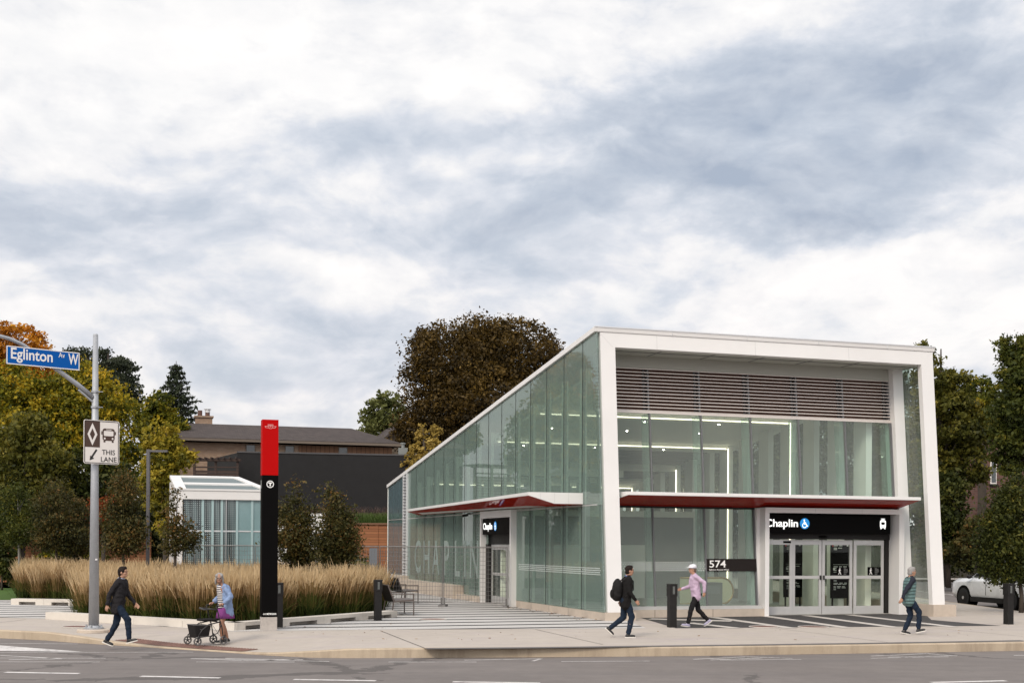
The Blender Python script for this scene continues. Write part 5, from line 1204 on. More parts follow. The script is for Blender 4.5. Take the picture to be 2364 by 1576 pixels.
mb = MB(); mb.hexa([(.42, .36, zsl(.36) - .10), (LW - .3, .36, zsl(.36) - .10), (LW - 1.2, DP - .05, zsl(DP) - .10), (.42, DP - .05, zsl(DP) - .10), (.42, .36, zsl(.36) - .06), (LW - .3, .36, zsl(.36) - .06), (LW - 1.2, DP - .05, zsl(DP) - .06), (.42, DP - .05, zsl(DP) - .06)]); mb.build('roof_glass', mat('roof_glass', (.13, .16, .165), .5, .1, 2, spec=.2), t)
xs = [.27, 1.05, 1.42, 1.78, 2.36, 2.95, LW - .15]
for i in range(6):
    for z0, z1 in ((.05, 2.63), (2.67, ZF_ - .34)):
        mb = MB(); mb.box(xs[i] + .02, xs[i + 1] - .02, .10, .13, z0, z1); mb.build('glass_panel', M['dotglass'] if i < 4 and i != 1 or i == 1 else M['milky'], t)
mb = MB()
for x in xs[1:-1]: mb.box(x - .045, x + .045, .06, .12, .05, ZF_ - .34)
mb.build('glass_rib', M['rib_glass'], t)
mb = MB(); mb.box(.27, LW - .15, .085, .12, 2.625, 2.675); mb.box(1.93, 1.95, .05, .1, .05, ZF_ - .34); mb.build('rail', M['coping'], t)
mb = MB(); mb.box(.4, LW - .2, .6, .65, 0, ZF_ - .5); mb.build('inner_screen', M['milky'], t)

# ------------------------------------------------------------------ houses, walls and fences behind
def brickmat(name, c1, c2, mo, sc=1.0):
    m, t, b = newmat(name); co = t.node('ShaderNodeTexCoord').outputs['Object']; x, y, z = t.xyz(co)
    br = t.node('ShaderNodeTexBrick'); t.put(br.inputs['Vector'], t.comb(t.m('ADD', x, y), z, 0.0)); br.inputs['Scale'].default_value = sc
    br.inputs['Brick Width'].default_value = .24; br.inputs['Row Height'].default_value = .085; br.inputs['Mortar Size'].default_value = .010
    br.inputs['Color1'].default_value = c1 + (1,); br.inputs['Color2'].default_value = c2 + (1,); br.inputs['Mortar'].default_value = mo + (1,)
    c = t.mix(t.m('MULTIPLY', t.noise(co, 1.3, 5, .65), .6), br.outputs[0], tuple(q * .55 for q in c1)); t.l.new(c, b.inputs['Base Color']); b.inputs['Roughness'].default_value = .9; return m
def plankmat(name, c1, c2, step=.14, vertical=False):
    m, t, b = newmat(name); co = t.node('ShaderNodeTexCoord').outputs['Object']; x, y, z = t.xyz(co); q = x if vertical else z
    k = t.m('DIVIDE', q, step); idx = t.m('FLOOR', k); fr = t.m('FRACT', k)
    wn = t.node('ShaderNodeTexWhiteNoise', noise_dimensions='1D'); t.put(wn.inputs['W'], idx)
    gr = t.noise(t.comb(t.m('MULTIPLY', x, .8 if not vertical else 14), y, t.m('MULTIPLY', z, 16 if not vertical else .8)), 1.2, 5, .6)
    c = t.mix(t.m('ADD', t.m('MULTIPLY', wn.outputs[0], .5), t.m('MULTIPLY', gr, .5)), c1, c2); c = t.mix(t.m('LESS_THAN', fr, .10), c, tuple(v * .25 for v in c1)); t.l.new(c, b.inputs['Base Color']); b.inputs['Roughness'].default_value = .8; return m
def shingle(name, c1, c2):
    m, t, b = newmat(name); co = t.node('ShaderNodeTexCoord').outputs['Object']; x, y, z = t.xyz(co)
    br = t.node('ShaderNodeTexBrick'); t.put(br.inputs['Vector'], t.comb(x, t.m('MULTIPLY', z, 2.2), 0.0)); br.inputs['Brick Width'].default_value = .32; br.inputs['Row Height'].default_value = .16; br.inputs['Mortar Size'].default_value = .012; br.inputs['Scale'].default_value = 1
    br.inputs['Color1'].default_value = c1 + (1,); br.inputs['Color2'].default_value = c2 + (1,); br.inputs['Mortar'].default_value = tuple(v * .5 for v in c1) + (1,)
    c = t.mix(t.m('MULTIPLY', t.noise(co, .7, 5, .7), .5), br.outputs[0], c2); t.l.new(c, b.inputs['Base Color']); b.inputs['Roughness'].default_value = .95; return m
M['tan_brick'] = brickmat('tan_brick', (.30, .185, .12), (.40, .27, .19), (.30, .25, .20)); M['red_brick'] = brickmat('red_brick', (.115, .050, .038), (.17, .080, .060), (.12, .10, .09), .6)
M['shingle'] = shingle('brown_shingle', (.038, .028, .026), (.068, .052, .048)); M['cedar'] = plankmat('cedar_boards', (.20, .070, .026), (.33, .135, .055)); M['stucco'] = mat('black_stucco', (.0095, .0085, .009), .9, .18, 1.6, bump=.2)
M['trim'] = mat('brown_trim', (.13, .10, .075), .6, .1, 4); M['pane'] = mat('window_pane', (.05, .06, .065), .1, .2, 1, spec=.8); M['pergola'] = plankmat('pergola_boards', (.030, .016, .012), (.055, .030, .022), .16)
h0 = PY(412, 1010, 82); h1 = PY(905, 1028, 86); hd_ = h1 - h0; hang = math.atan2(hd_.y, hd_.x); HL = Vector((hd_.x, hd_.y)).length; ZE = h0.z
t = thing('brick_house', 'long tan brick house with low brown shingle roof behind the black wall', 'house', (h0.x, h0.y, 0), hang)
mb = MB(); mb.box(0, HL, 0, 9, 0, ZE - .25); mb.build('wall', M['tan_brick'], t)
zrg = PY(431, 977, 86.5).z; o_ = .6
mb = MB(); A0 = [(-o_, -o_), (HL + o_, -o_), (HL + o_, 9 + o_), (-o_, 9 + o_)]; r0, r1_ = (.9, 4.3), (HL - 2.0, 4.3)
b0 = [(x, y, ZE) for x, y in A0]; bt = [(x, y, ZE - .12) for x, y in A0]
mb.add(bt + b0 + [(r0[0], r0[1], zrg), (r1_[0], r1_[1], zrg)], [(0, 1, 2, 3), (0, 1, 5, 4), (1, 2, 6, 5), (2, 3, 7, 6), (3, 0, 4, 7), (4, 5, 9, 8), (6, 7, 8, 9), (5, 6, 9), (7, 4, 8)])
rf = mb.build('roof', M['shingle'], t)
mb = MB(); mb.box(-o_, HL + o_, -o_ - .12, -o_ + .01, ZE - .20, ZE - .05); mb.build('gutter', M['trim'], rf)
mb = MB(); mb.box(1.3, 2.4, 4.6, 5.4, zrg - .4, zrg + .45); mb.box(1.22, 2.48, 4.5, 5.5, zrg + .45, zrg + .56); ch = mb.build('chimney', M['tan_brick'], rf)
mb = MB(); mb.cyl((1.6, 5, zrg + .56), (1.6, 5, zrg + .95), .16, 10); mb.cyl((2.1, 5, zrg + .56), (2.1, 5, zrg + .80), .16, 10); mb.build('chimney_pot', M['red_brick'], rf)
mb = MB(); mb.cyl((2.1, 5, zrg + .82), (2.1, 5, zrg + 1.02), .18, 10); mb.cyl((2.1, 5, zrg + 1.03), (2.1, 5, zrg + 1.06), .26, 10); mb.build('chimney_cap', M['coping'], rf)
for x in (4.2, 6.7, 10.2):
    mb = MB(); mb.box(x, x + .62, -.06, .02, ZE - 1.5, ZE - .30); wn_ = mb.build('window', M['trim'], t)
    mb = MB(); mb.box(x + .06, x + .56, -.075, -.062, ZE - 1.44, ZE - .36); mb.build('pane', M['pane'], wn_)
mb = MB(); mb.box(7.6, HL, -.03, -.001, ZE - 2.2, ZE - .26); mb.build('wood_cladding', plankmat('brown_cladding', (.13, .060, .030), (.21, .11, .06), .3, True), t)
p = PY(890, 1030, 93); t = thing('brick_house', 'gabled brown house end beside the bronze tree', 'house', (p.x, p.y, 0), hang)
mb = MB(); zg = PY(910, 1012, 93).z; mb.box(0, 2.2, 0, 6, 0, zg); mb.add([(0, 0, zg), (2.2, 0, zg), (1.1, 0, zg + .95), (0, 6, zg), (2.2, 6, zg), (1.1, 6, zg + .95)], [(0, 1, 2), (3, 5, 4)]); mb.build('wall', M['trim'], t)
mb = MB(); mb.hexa([(-.35, -.4, zg - .3), (1.1, -.4, zg + .97), (1.1, 6.3, zg + .97), (-.35, 6.3, zg - .3), (-.35, -.4, zg - .12), (1.1, -.4, zg + 1.15), (1.1, 6.3, zg + 1.15), (-.35, 6.3, zg - .12)]); mb.hexa([(1.1, -.4, zg + .97), (2.55, -.4, zg - .3), (2.55, 6.3, zg - .3), (1.1, 6.3, zg + .97), (1.1, -.4, zg + 1.15), (2.55, -.4, zg - .12), (2.55, 6.3, zg - .12), (1.1, 6.3, zg + 1.15)]); mb.build('roof', M['shingle'], t)
p = PY(548, 1042, 72); q = PY(975, 1054, 74); ang2 = math.atan2(q.y - p.y, q.x - p.x); L2 = (Vector((q.x, q.y)) - Vector((p.x, p.y))).length
t = thing('stucco_building', 'windowless black stucco wall building behind the young trees', 'building', (p.x, p.y, 0), ang2)
mb = MB(); mb.hexa([(0, 0, 0), (L2, 0, 0), (L2, 7, 0), (-1.9, 7, 0), (0, 0, p.z - .06), (L2, 0, p.z - .06), (L2, 7, p.z - .06), (-1.9, 7, p.z - .06)]); mb.build('wall', M['stucco'], t)
mb = MB(); mb.box(-.02, L2, -.04, .2, p.z - .055, p.z + .03); mb.build('coping', mat('dark_coping', (.055, .05, .05), .5, .1, 4), t)
mb = MB(); cx2 = L2 - .95; mb.box(cx2 - .25, cx2 + .25, 1.3, 1.8, p.z, p.z + .5); mb.cyl((cx2, 1.5, p.z + .5), (cx2, 1.5, p.z + .72), .10, 10); mb.cyl((cx2, 1.5, p.z + .72), (cx2, 1.5, p.z + .80), .16, 10); mb.build('vent', M['grey_in'], t)
p = PY(446, 1100, 70); t = thing('pergola', 'dark brown slatted pergola screen above the pavilion roof', 'pergola', (p.x, p.y, 0), R_(2)); zt3 = PY(480, 1064, 70).z
for x in (.05, 1.2, 2.38):
    mb = MB(); mb.box(x - .06, x + .06, 0, .12, 0, zt3); mb.build('post', M['pergola'], t)
mb = MB(); z = .4
while z < zt3 - .55: mb.box(0, 2.45, .03, .07, z, z + .13); z += .155
mb.box(0, 2.45, .02, .1, zt3 - .36, zt3 - .28); mb.build('slat_screen', M['pergola'], t)
mb = MB(); mb.box(-.1, 2.55, -.1, .22, zt3, zt3 + .12)
for k in range(8): mb.box(k * .33, k * .33 + .06, -.4, 1.4, zt3 + .12, zt3 + .2)
mb.build('roof_beam', M['pergola'], t)
def board_fence(label, p, q, zt, n, base=0.):
    ang = math.atan2(q.y - p.y, q.x - p.x); L = (Vector((q.x, q.y)) - Vector((p.x, p.y))).length; t = thing('cedar_fence', label, 'fence', (p.x, p.y, 0), ang)
    w_ = L / n
    for i in range(n):
        mb = MB(); mb.box(i * w_ + .07, (i + 1) * w_ - .07, .03, .06, base, zt); mb.build('board_panel', M['cedar'], t)
    for i in range(n + 1):
        mb = MB(); mb.box(i * w_ - .07, i * w_ + .07, 0, .12, base, zt + .02); mb.build('post', M['cedar'], t)
    mb = MB(); mb.box(-.1, L + .1, -.05, .18, zt + .02, zt + .1); mb.build('cap', mat('cedar_cap', (.17, .085, .045), .8, .15, 6), t)
board_fence('orange cedar board fence topped with reeds left of the station', PY(735, 1212, 66), PY(915, 1212, 66), PY(850, 1211, 66).z, 4)
board_fence('cedar board fence behind the bench and young trees at left', PY(-60, 1230, 69), PY(345, 1230, 69), PY(100, 1222, 69).z, 6)
p = PY(632, 1184, 60); t = thing('white_wall', 'bright white wall seen through the young trees beside the pylon', 'wall', (p.x, p.y, 0), R_(3))
mb = MB(); mb.box(0, 2.4, 0, .3, 0, p.z - .12); mb.build('panel', M['white'], t)
mb = MB(); mb.box(-.05, 2.45, -.05, .35, p.z - .12, p.z); mb.build('cap', M['white'], t)
# reeds on the cedar fence's planter
def reeds(label, a, b_, z0, h, n, seed, stops, mname):
    rg = np.random.default_rng(seed); m = leafmat(mname, stops, .3); u = rg.random(n); x = a.x + (b_.x - a.x) * u; y = a.y + (b_.y - a.y) * u + rg.uniform(.1, .7, n); H = h * rg.uniform(.55, 1.1, n); la = rg.uniform(0, 6.28, n); ln = rg.uniform(.1, .5, n) * H; ql = []; tl = []
    wv = np.stack([np.ones(n), np.zeros(n), np.zeros(n)], 1) * .018
    pr = [np.stack([x + np.cos(la) * ln * s * s, y + np.sin(la) * ln * s * s, z0 + H * (s - .25 * s ** 3)], 1) for s in (0, .4, .75, 1)]
    for i in range(3): ql.append(np.stack([pr[i] - wv * (1 - .3 * i), pr[i] + wv * (1 - .3 * i), pr[i + 1] + wv * (.7 - .3 * i), pr[i + 1] - wv * (.7 - .3 * i)], 1)); tl.append(np.full(n, .15 + .3 * i) + rg.normal(0, .15, n))
    tag(link('reeds', quads_to_mesh('reeds', np.concatenate(ql), np.concatenate(tl)), m), label, 'reeds', None, 'stuff')
zc2 = PY(850, 1211, 66).z
reeds('fresh green reeds growing along the top of the cedar fence', PY(790, 1212, 66), PY(910, 1212, 66), zc2 - .1, .95, 900, 61, [(0, (.03, .055, .010)), (.5, (.06, .10, .018)), (1, (.12, .16, .04))], 'reed_green')
reeds('brownish pink plumes against the black stucco wall', PY(690, 1200, 70), PY(925, 1200, 70), zc2, 1.35, 900, 62, [(0, (.03, .035, .012)), (.5, (.07, .045, .035)), (1, (.16, .10, .085))], 'plume_pink')
# brick house among the trees at right
p = PY(2212, 1150, 98); t = thing('brick_house', 'red brick house with narrow windows half hidden by trees at right', 'house', (p.x, p.y, 0), R_(6)); zt4 = 10.5
mb = MB(); mb.box(0, 7, 0, 8, 0, zt4); mb.build('wall', M['red_brick'], t)
for px in (2262, 2289):
    x = (PY(px, 1090, 98).x - p.x); z0, z1 = PY(px, 1116, 98).z, PY(px, 1062, 98).z
    mb = MB(); mb.box(x, x + .50, -.06, .02, z0, z1); wn_ = mb.build('window', M['sign_plate'], t)
    mb = MB(); mb.box(x + .09, x + .44, -.075, -.061, z0 + .1, z1 - .1); mb.build('pane', M['pane'], wn_)
    mb = MB(); mb.box(x - .06, x + .56, -.16, 0, z0 - .16, z0 - .02); mb.build('sill', M['dark'], wn_)
mb = MB(); mb.hexa([(-.5, -.5, zt4), (7.5, -.5, zt4), (7.5, 8.5, zt4), (-.5, 8.5, zt4), (2.5, 3, zt4 + 2.4), (4.5, 3, zt4 + 2.4), (4.5, 5, zt4 + 2.4), (2.5, 5, zt4 + 2.4)]); mb.build('roof', M['shingle'], t)

# wooden bench at far left
M['bench_wood'] = plankmat('bench_slats', (.27, .20, .155), (.38, .30, .24), .11)
p = G(36, 1353); t = thing('park_bench', 'weathered wooden slat bench at the edge of the small planter', 'bench', (p.x, p.y, 0), R_(8))
mb = MB(); mb.box(-.55, .9, -.35, .15, .44, .48); mb.build('seat', M['bench_wood'], t)
mb = MB(); mb.hexa([(-.40, .15, .58), (.9, .15, .58), (.9, .19, .58), (-.40, .19, .58), (-.40, .24, .86), (.9, .24, .86), (.9, .28, .86), (-.40, .28, .86)]); mb.build('backrest', M['bench_wood'], t)
for x in (-.25, .65):
    mb = MB(); mb.bar((x, -.3, 0), (x, -.2, .44), .05, .05); mb.bar((x, .2, 0), (x, .12, .44), .05, .05); mb.bar((x, .12, .44), (x, .28, .84), .05, .05); mb.build('leg', M['dark'], t)

# cars
def make_car(label, loc, rz, paint, pname, group=None):
    t = thing('parked_car', label, 'car', loc, rz, group)
    pm = mat(pname, paint, .28, .03, 2, coat=.6)
    W = .96
    def loft(secs, name, m, bev=.03):     # secs: (x, [(halfwidth, z)...]) rings
        mb = MB(); n = len(secs[0][1]); ring = []
        for x, pr in secs:
            ring.append([(x, w_, z) for w_, z in pr] + [(x, -w_, z) for w_, z in reversed(pr)])
        N = 2 * n; mb.v = [p for r in ring for p in r]
        for i in range(len(secs) - 1):
            for k in range(N): k2 = (k + 1) % N; mb.f.append((i * N + k, i * N + k2, (i + 1) * N + k2, (i + 1) * N + k))
        mb.f.append(tuple(range(N))); mb.f.append(tuple((len(secs) - 1) * N + k for k in range(N))); mb.mi = [0] * len(mb.f)
        o = mb.build(name, m, t, True)
        md = o.modifiers.new('bevel', 'BEVEL'); md.width = bev; md.segments = 3; md.limit_method = 'ANGLE'; md.angle_limit = R_(28)
        return o
    body = loft([(-2.42, [(.70, .52), (.80, .60), (.80, .95), (.72, 1.05)]), (-2.25, [(.84, .34), (.94, .55), (.95, 1.0), (.84, 1.14)]), (-1.4, [(.88, .28), (.97, .5), (.975, 1.02), (.86, 1.16)]),
          (.0, [(.88, .27), (.97, .5), (.97, 1.0), (.86, 1.12)]), (1.0, [(.88, .27), (.97, .5), (.965, .98), (.84, 1.10)]), (1.45, [(.88, .28), (.965, .5), (.95, .95), (.80, 1.08)]), (2.1, [(.86, .30), (.945, .5), (.93, .93), (.76, 1.06)]), (2.38, [(.76, .34), (.86, .5), (.84, .90), (.70, 1.01)]), (2.47, [(.66, .42), (.76, .52), (.74, .84), (.62, .92)])], 'body', pm)
    cab = loft([(-2.15, [(.84, 1.10), (.76, 1.45), (.68, 1.58), (.5, 1.60)]), (-1.6, [(.86, 1.10), (.77, 1.5), (.66, 1.70), (.5, 1.74)]), (-.2, [(.86, 1.08), (.78, 1.5), (.67, 1.72), (.5, 1.77)]), (.45, [(.86, 1.08), (.78, 1.45), (.66, 1.66), (.5, 1.70)]), (1.32, [(.80, 1.06), (.76, 1.09), (.66, 1.12), (.5, 1.14)])], 'cabin', pm)
    gm = mat(pname + '_window', (.012, .014, .016), .06, .1, 1, spec=.8)
    for sgn in (1, -1):
        for xa, xb, xc, xd in ((-1.95, -1.15, -1.05, -1.75), (-1.05, .0, .0, -1.0), (.08, 1.0, .55, .08)):
            mb = MB(); f1 = lambda z: .865 - (z - 1.1) * .22
            pts = [(xa, 1.16), (xb, 1.14), (xc, 1.60 if xc < .5 else 1.42), (xd, 1.60)]
            mb.add([(x, sgn * (f1(z) + .004), z) for x, z in pts] + [(x, sgn * (f1(z) - .03), z) for x, z in pts], [(0, 1, 2, 3), (7, 6, 5, 4), (0, 1, 5, 4), (1, 2, 6, 5), (2, 3, 7, 6), (3, 0, 4, 7)]); mb.build('window', gm, t)
        mb = MB(); mb.ball((.95, sgn * 1.06, 1.14), (.10, .10, .075), 10, 8); mb.bar((.95, sgn * .9, 1.10), (.95, sgn * 1.02, 1.12), .05, .03); mb.build('mirror', M['dark'], t, True)
        mb = MB(); mb.hexa([(1.95, sgn * .80, .78), (2.36, sgn * .62, .70), (2.36, sgn * .40, .74), (2.1, sgn * .55, .86), (1.95, sgn * .92, .90), (2.38, sgn * .76, .80), (2.40, sgn * .45, .82), (2.1, sgn * .62, .96)]); mb.build('headlight', M['grey_in'], t)
        mb = MB(); mb.hexa([(-2.44, sgn * .60, .80), (-2.2, sgn * .955, .80), (-2.2, sgn * .90, .80), (-2.40, sgn * .55, .80), (-2.43, sgn * .58, 1.08), (-2.2, sgn * .945, 1.08), (-2.2, sgn * .88, 1.08), (-2.38, sgn * .55, 1.08)]); mb.build('tail_light', mat(pname + '_tail', (.35, .01, .01), .3), t)
        for x in (.05, -1.05):
            mb = MB(); mb.box(x - .004, x + .004, sgn * .95, sgn * .982, .5, 1.04); mb.build('door_gap', M['dark'], t)
            mb = MB(); mb.box(x - .32, x - .10, sgn * .965, sgn * .995, .93, .96); mb.build('handle', pm, t)
        mb = MB(); mb.box(-1.0, 1.0, sgn * .90, sgn * .985, .24, .42); mb.build('sill', M['dark'], t)
        for x in (1.45, -1.45):
            mb = MB(); y0, y1 = sgn * .70, sgn * .972; mb.cyl((x, y0 * .9, .38), (x, sgn * .978, .38), .44, 26); mb.build('wheel_arch', M['black'], t)
            mb = MB(); mb.tube([(x, y0, .36), (x, y0 + sgn * .02, .36), (x, sgn * .97, .36), (x, sgn * .99, .36)], [.33, .365, .365, .33], 28); wh = mb.build('wheel', mat('tyre', (.012, .012, .012), .8), t)
            mb = MB(); mb.cyl((x, sgn * .985, .36), (x, sgn * .995, .36), .22, 20); mb.build('rim', M['dark'], wh)
            mb = MB(); mb.cyl((x, sgn * .99, .36), (x, sgn * 1.003, .36), .06, 12); mb.build('hub', M['alu'], wh)
    mb = MB(); mb.hexa([(1.30, -.70, 1.13), (1.30, .70, 1.13), (.48, .60, 1.66), (.48, -.60, 1.66), (1.33, -.70, 1.15), (1.33, .70, 1.15), (.50, .60, 1.69), (.50, -.60, 1.69)]); mb.build('windscreen', gm, t)
    mb = MB(); mb.box(2.36, 2.49, -.5, .5, .48, .66); mb.build('grille', M['dark'], t)
    return t
fw = Vector((18.05, 51.5, -.2)); rw = Vector((18.75, 48.5, -.2)); hd2 = (fw - rw); hd2.normalize(); lft = Vector((-hd2.y, hd2.x, 0))
cen = fw - hd2 * 1.56 - lft * 1.04
wc = make_car('white sports utility car parked beyond the station behind the young tree', (cen.x, cen.y, -.2), math.atan2(hd2.y, hd2.x), (.70, .71, .73), 'white_paint'); wc.scale = (1.08, 1.08, 1.08)
p = PY(905, 1320, 68); make_car('dark car parked at the back between cedar fence and station', (p.x, p.y, .0), R_(165), (.022, .024, .028), 'black_paint')
# ------------------------------------------------------------------ people
M['skin'] = mat('skin', (.40, .215, .140), .55, .08, 18); M['skin_tan'] = mat('skin_tan', (.33, .165, .10), .55, .08, 18)
FOLD = bpy.data.textures.new('folds', 'CLOUDS'); FOLD.noise_scale = .085; FOLD.noise_depth = 3
def fuse(mb, name, m, parent, voxel=.012, sm=3, fold=0.):
    "one continuous surface from overlapping shapes"
    me = bpy.data.meshes.new('tmp'); me.from_pydata(mb.v, [], mb.f)
    bm = bmesh.new(); bm.from_mesh(me); bmesh.ops.recalc_face_normals(bm, faces=bm.faces); bm.to_mesh(me); bm.free()
    o = bpy.data.objects.new('tmp', me); COL.objects.link(o)
    r = o.modifiers.new('r', 'REMESH'); r.mode = 'VOXEL'; r.voxel_size = voxel
    s = o.modifiers.new('s', 'SMOOTH'); s.factor = .5; s.iterations = sm
    if fold:
        d = o.modifiers.new('d', 'DISPLACE'); d.texture = FOLD; d.strength = fold; d.mid_level = .5; d.texture_coords = 'LOCAL'
    me2 = baked(o, name); bpy.data.objects.remove(o); bpy.data.meshes.remove(me)
    q = link(name, me2, m, parent); me2.shade_smooth(); return q
def limb(mb, a, b, ra, rb, n=12, bulge=0.):
    a, b = Vector(a), Vector(b); d = b - a
    ps = [a + d * f for f in (0, .25, .5, .75, 1)]
    rs = [ra + (rb - ra) * f + bulge * math.sin(math.pi * f) for f in (0, .25, .5, .75, 1)]
    mb.tube(ps, rs, n); mb.ball(a, ra, 12, 8); mb.ball(b, rb, 12, 8)
def knee(hip, ank, L1, L2, fwd):
    hip, ank, fwd = Vector(hip), Vector(ank), Vector(fwd); d = ank - hip; D = min(d.length, L1 + L2 - .003); dn_ = d.normalized()
    a = (L1 * L1 - L2 * L2 + D * D) / (2 * D); h = math.sqrt(max(0, L1 * L1 - a * a)); f = (fwd - dn_ * fwd.dot(dn_)).normalized()
    return hip + dn_ * a + f * h
def hand(mb, wrist, d, palm_n, k=1., curl=.5):
    "palm, four fingers of different lengths and a thumb from the side of the palm"
    w_, d, pn = Vector(wrist), Vector(d).normalized(), Vector(palm_n).normalized(); pn = (pn - d * pn.dot(d)).normalized(); sd_ = d.cross(pn)
    c = w_ + d * .045 * k
    for s in (-1, -.33, .33, 1): mb.tube([w_ + sd_ * s * .018 * k, w_ + d * .085 * k + sd_ * s * .028 * k], [.014 * k, .013 * k], 8)
    for s, L in ((-1, .060), (-.33, .076), (.33, .082), (1, .070)):
        b = w_ + d * .088 * k + sd_ * s * .028 * k; m_ = b + (d * math.cos(curl * .7) + pn * math.sin(curl * .7)) * L * .5 * k; e = m_ + (d * math.cos(curl * 1.9) + pn * math.sin(curl * 1.9)) * L * .5 * k
        mb.tube([b, m_, e], [.0098 * k, .009 * k, .007 * k], 8); mb.ball(e, .007 * k, 6, 5)
    tb = w_ + d * .03 * k + sd_ * .026 * k; mb.tube([tb, tb + (d * .6 + sd_ * .7 + pn * .35) * .036 * k, tb + (d * .95 + sd_ * .55 + pn * .75) * .060 * k], [.012 * k, .0105 * k, .008 * k], 8)
def head(mb, c, k, yaw=0., tilt=0.):
    st = len(mb.v); mb.ball((0, 0, .02), (.093, .075, .108), 18, 14); mb.ball((.022, 0, -.055), (.066, .056, .066), 14, 10); mb.ball((.045, 0, -.088), (.036, .034, .028), 10, 8)
    mb.tube([(.080, 0, .018), (.100, 0, -.012), (.108, 0, -.028)], [.010, .014, .015], 8); mb.ball((.083, 0, .035), (.018, .05, .012), 10, 6)
    mb.ball((.086, 0, -.062), (.014, .026, .012), 10, 6)
    for s in (-1, 1): mb.ball((-.005, s * .078, -.008), (.020, .012, .032), 8, 8); mb.ball((.060, s * .040, -.025), (.026, .024, .022), 8, 6)
    M_ = Matrix.Translation(c) @ Matrix.Rotation(yaw, 4, 'Z') @ Matrix.Rotation(tilt, 4, 'Y') @ Matrix.Scale(k, 4); mb.xform(M_, st); return M_
def face(parent, M_, hairm):
    for s in (-1, 1):
        mb = MB(); mb.ball((.080, s * .033, .012), (.011, .014, .009), 8, 6); mb.xform(M_); mb.build('eye', M['sign_ink'], parent)
        mb = MB(); mb.tube([(.092, s * .018, .036), (.088, s * .036, .041), (.076, s * .052, .034)], .005, 5); mb.xform(M_); mb.build('eyebrow', hairm, parent)
    mb = MB(); mb.ball((.098, 0, -.064), (.006, .024, .005), 8, 5); mb.xform(M_); mb.build('mouth', mat('lips', (.25, .08, .06), .5), parent)
def shoe(parent, ank, yaw, pitch, m, sole):
    Mx = Matrix.Translation(ank) @ Matrix.Rotation(yaw, 4, 'Z') @ Matrix.Rotation(pitch, 4, 'Y')
    mb = MB(); mb.ball((.0, 0, -.03), (.055, .042, .055), 12, 8); mb.ball((.085, 0, -.052), (.095, .046, .036), 14, 8); mb.ball((-.025, 0, -.048), (.05, .04, .036), 10, 8); mb.xform(Mx)
    o = fuse(mb, 'shoe', m, parent, .009, 2)
    mb = MB(); mb.prism([(-.08, -.03), (-.06, -.042), (.06, -.046), (.14, -.046), (.185, -.02), (.185, .02), (.14, .046), (.06, .046), (-.06, .042), (-.08, .03)], -.092, -.070); mb.xform(Mx); mb.build('sole', sole, o)
HN = {}
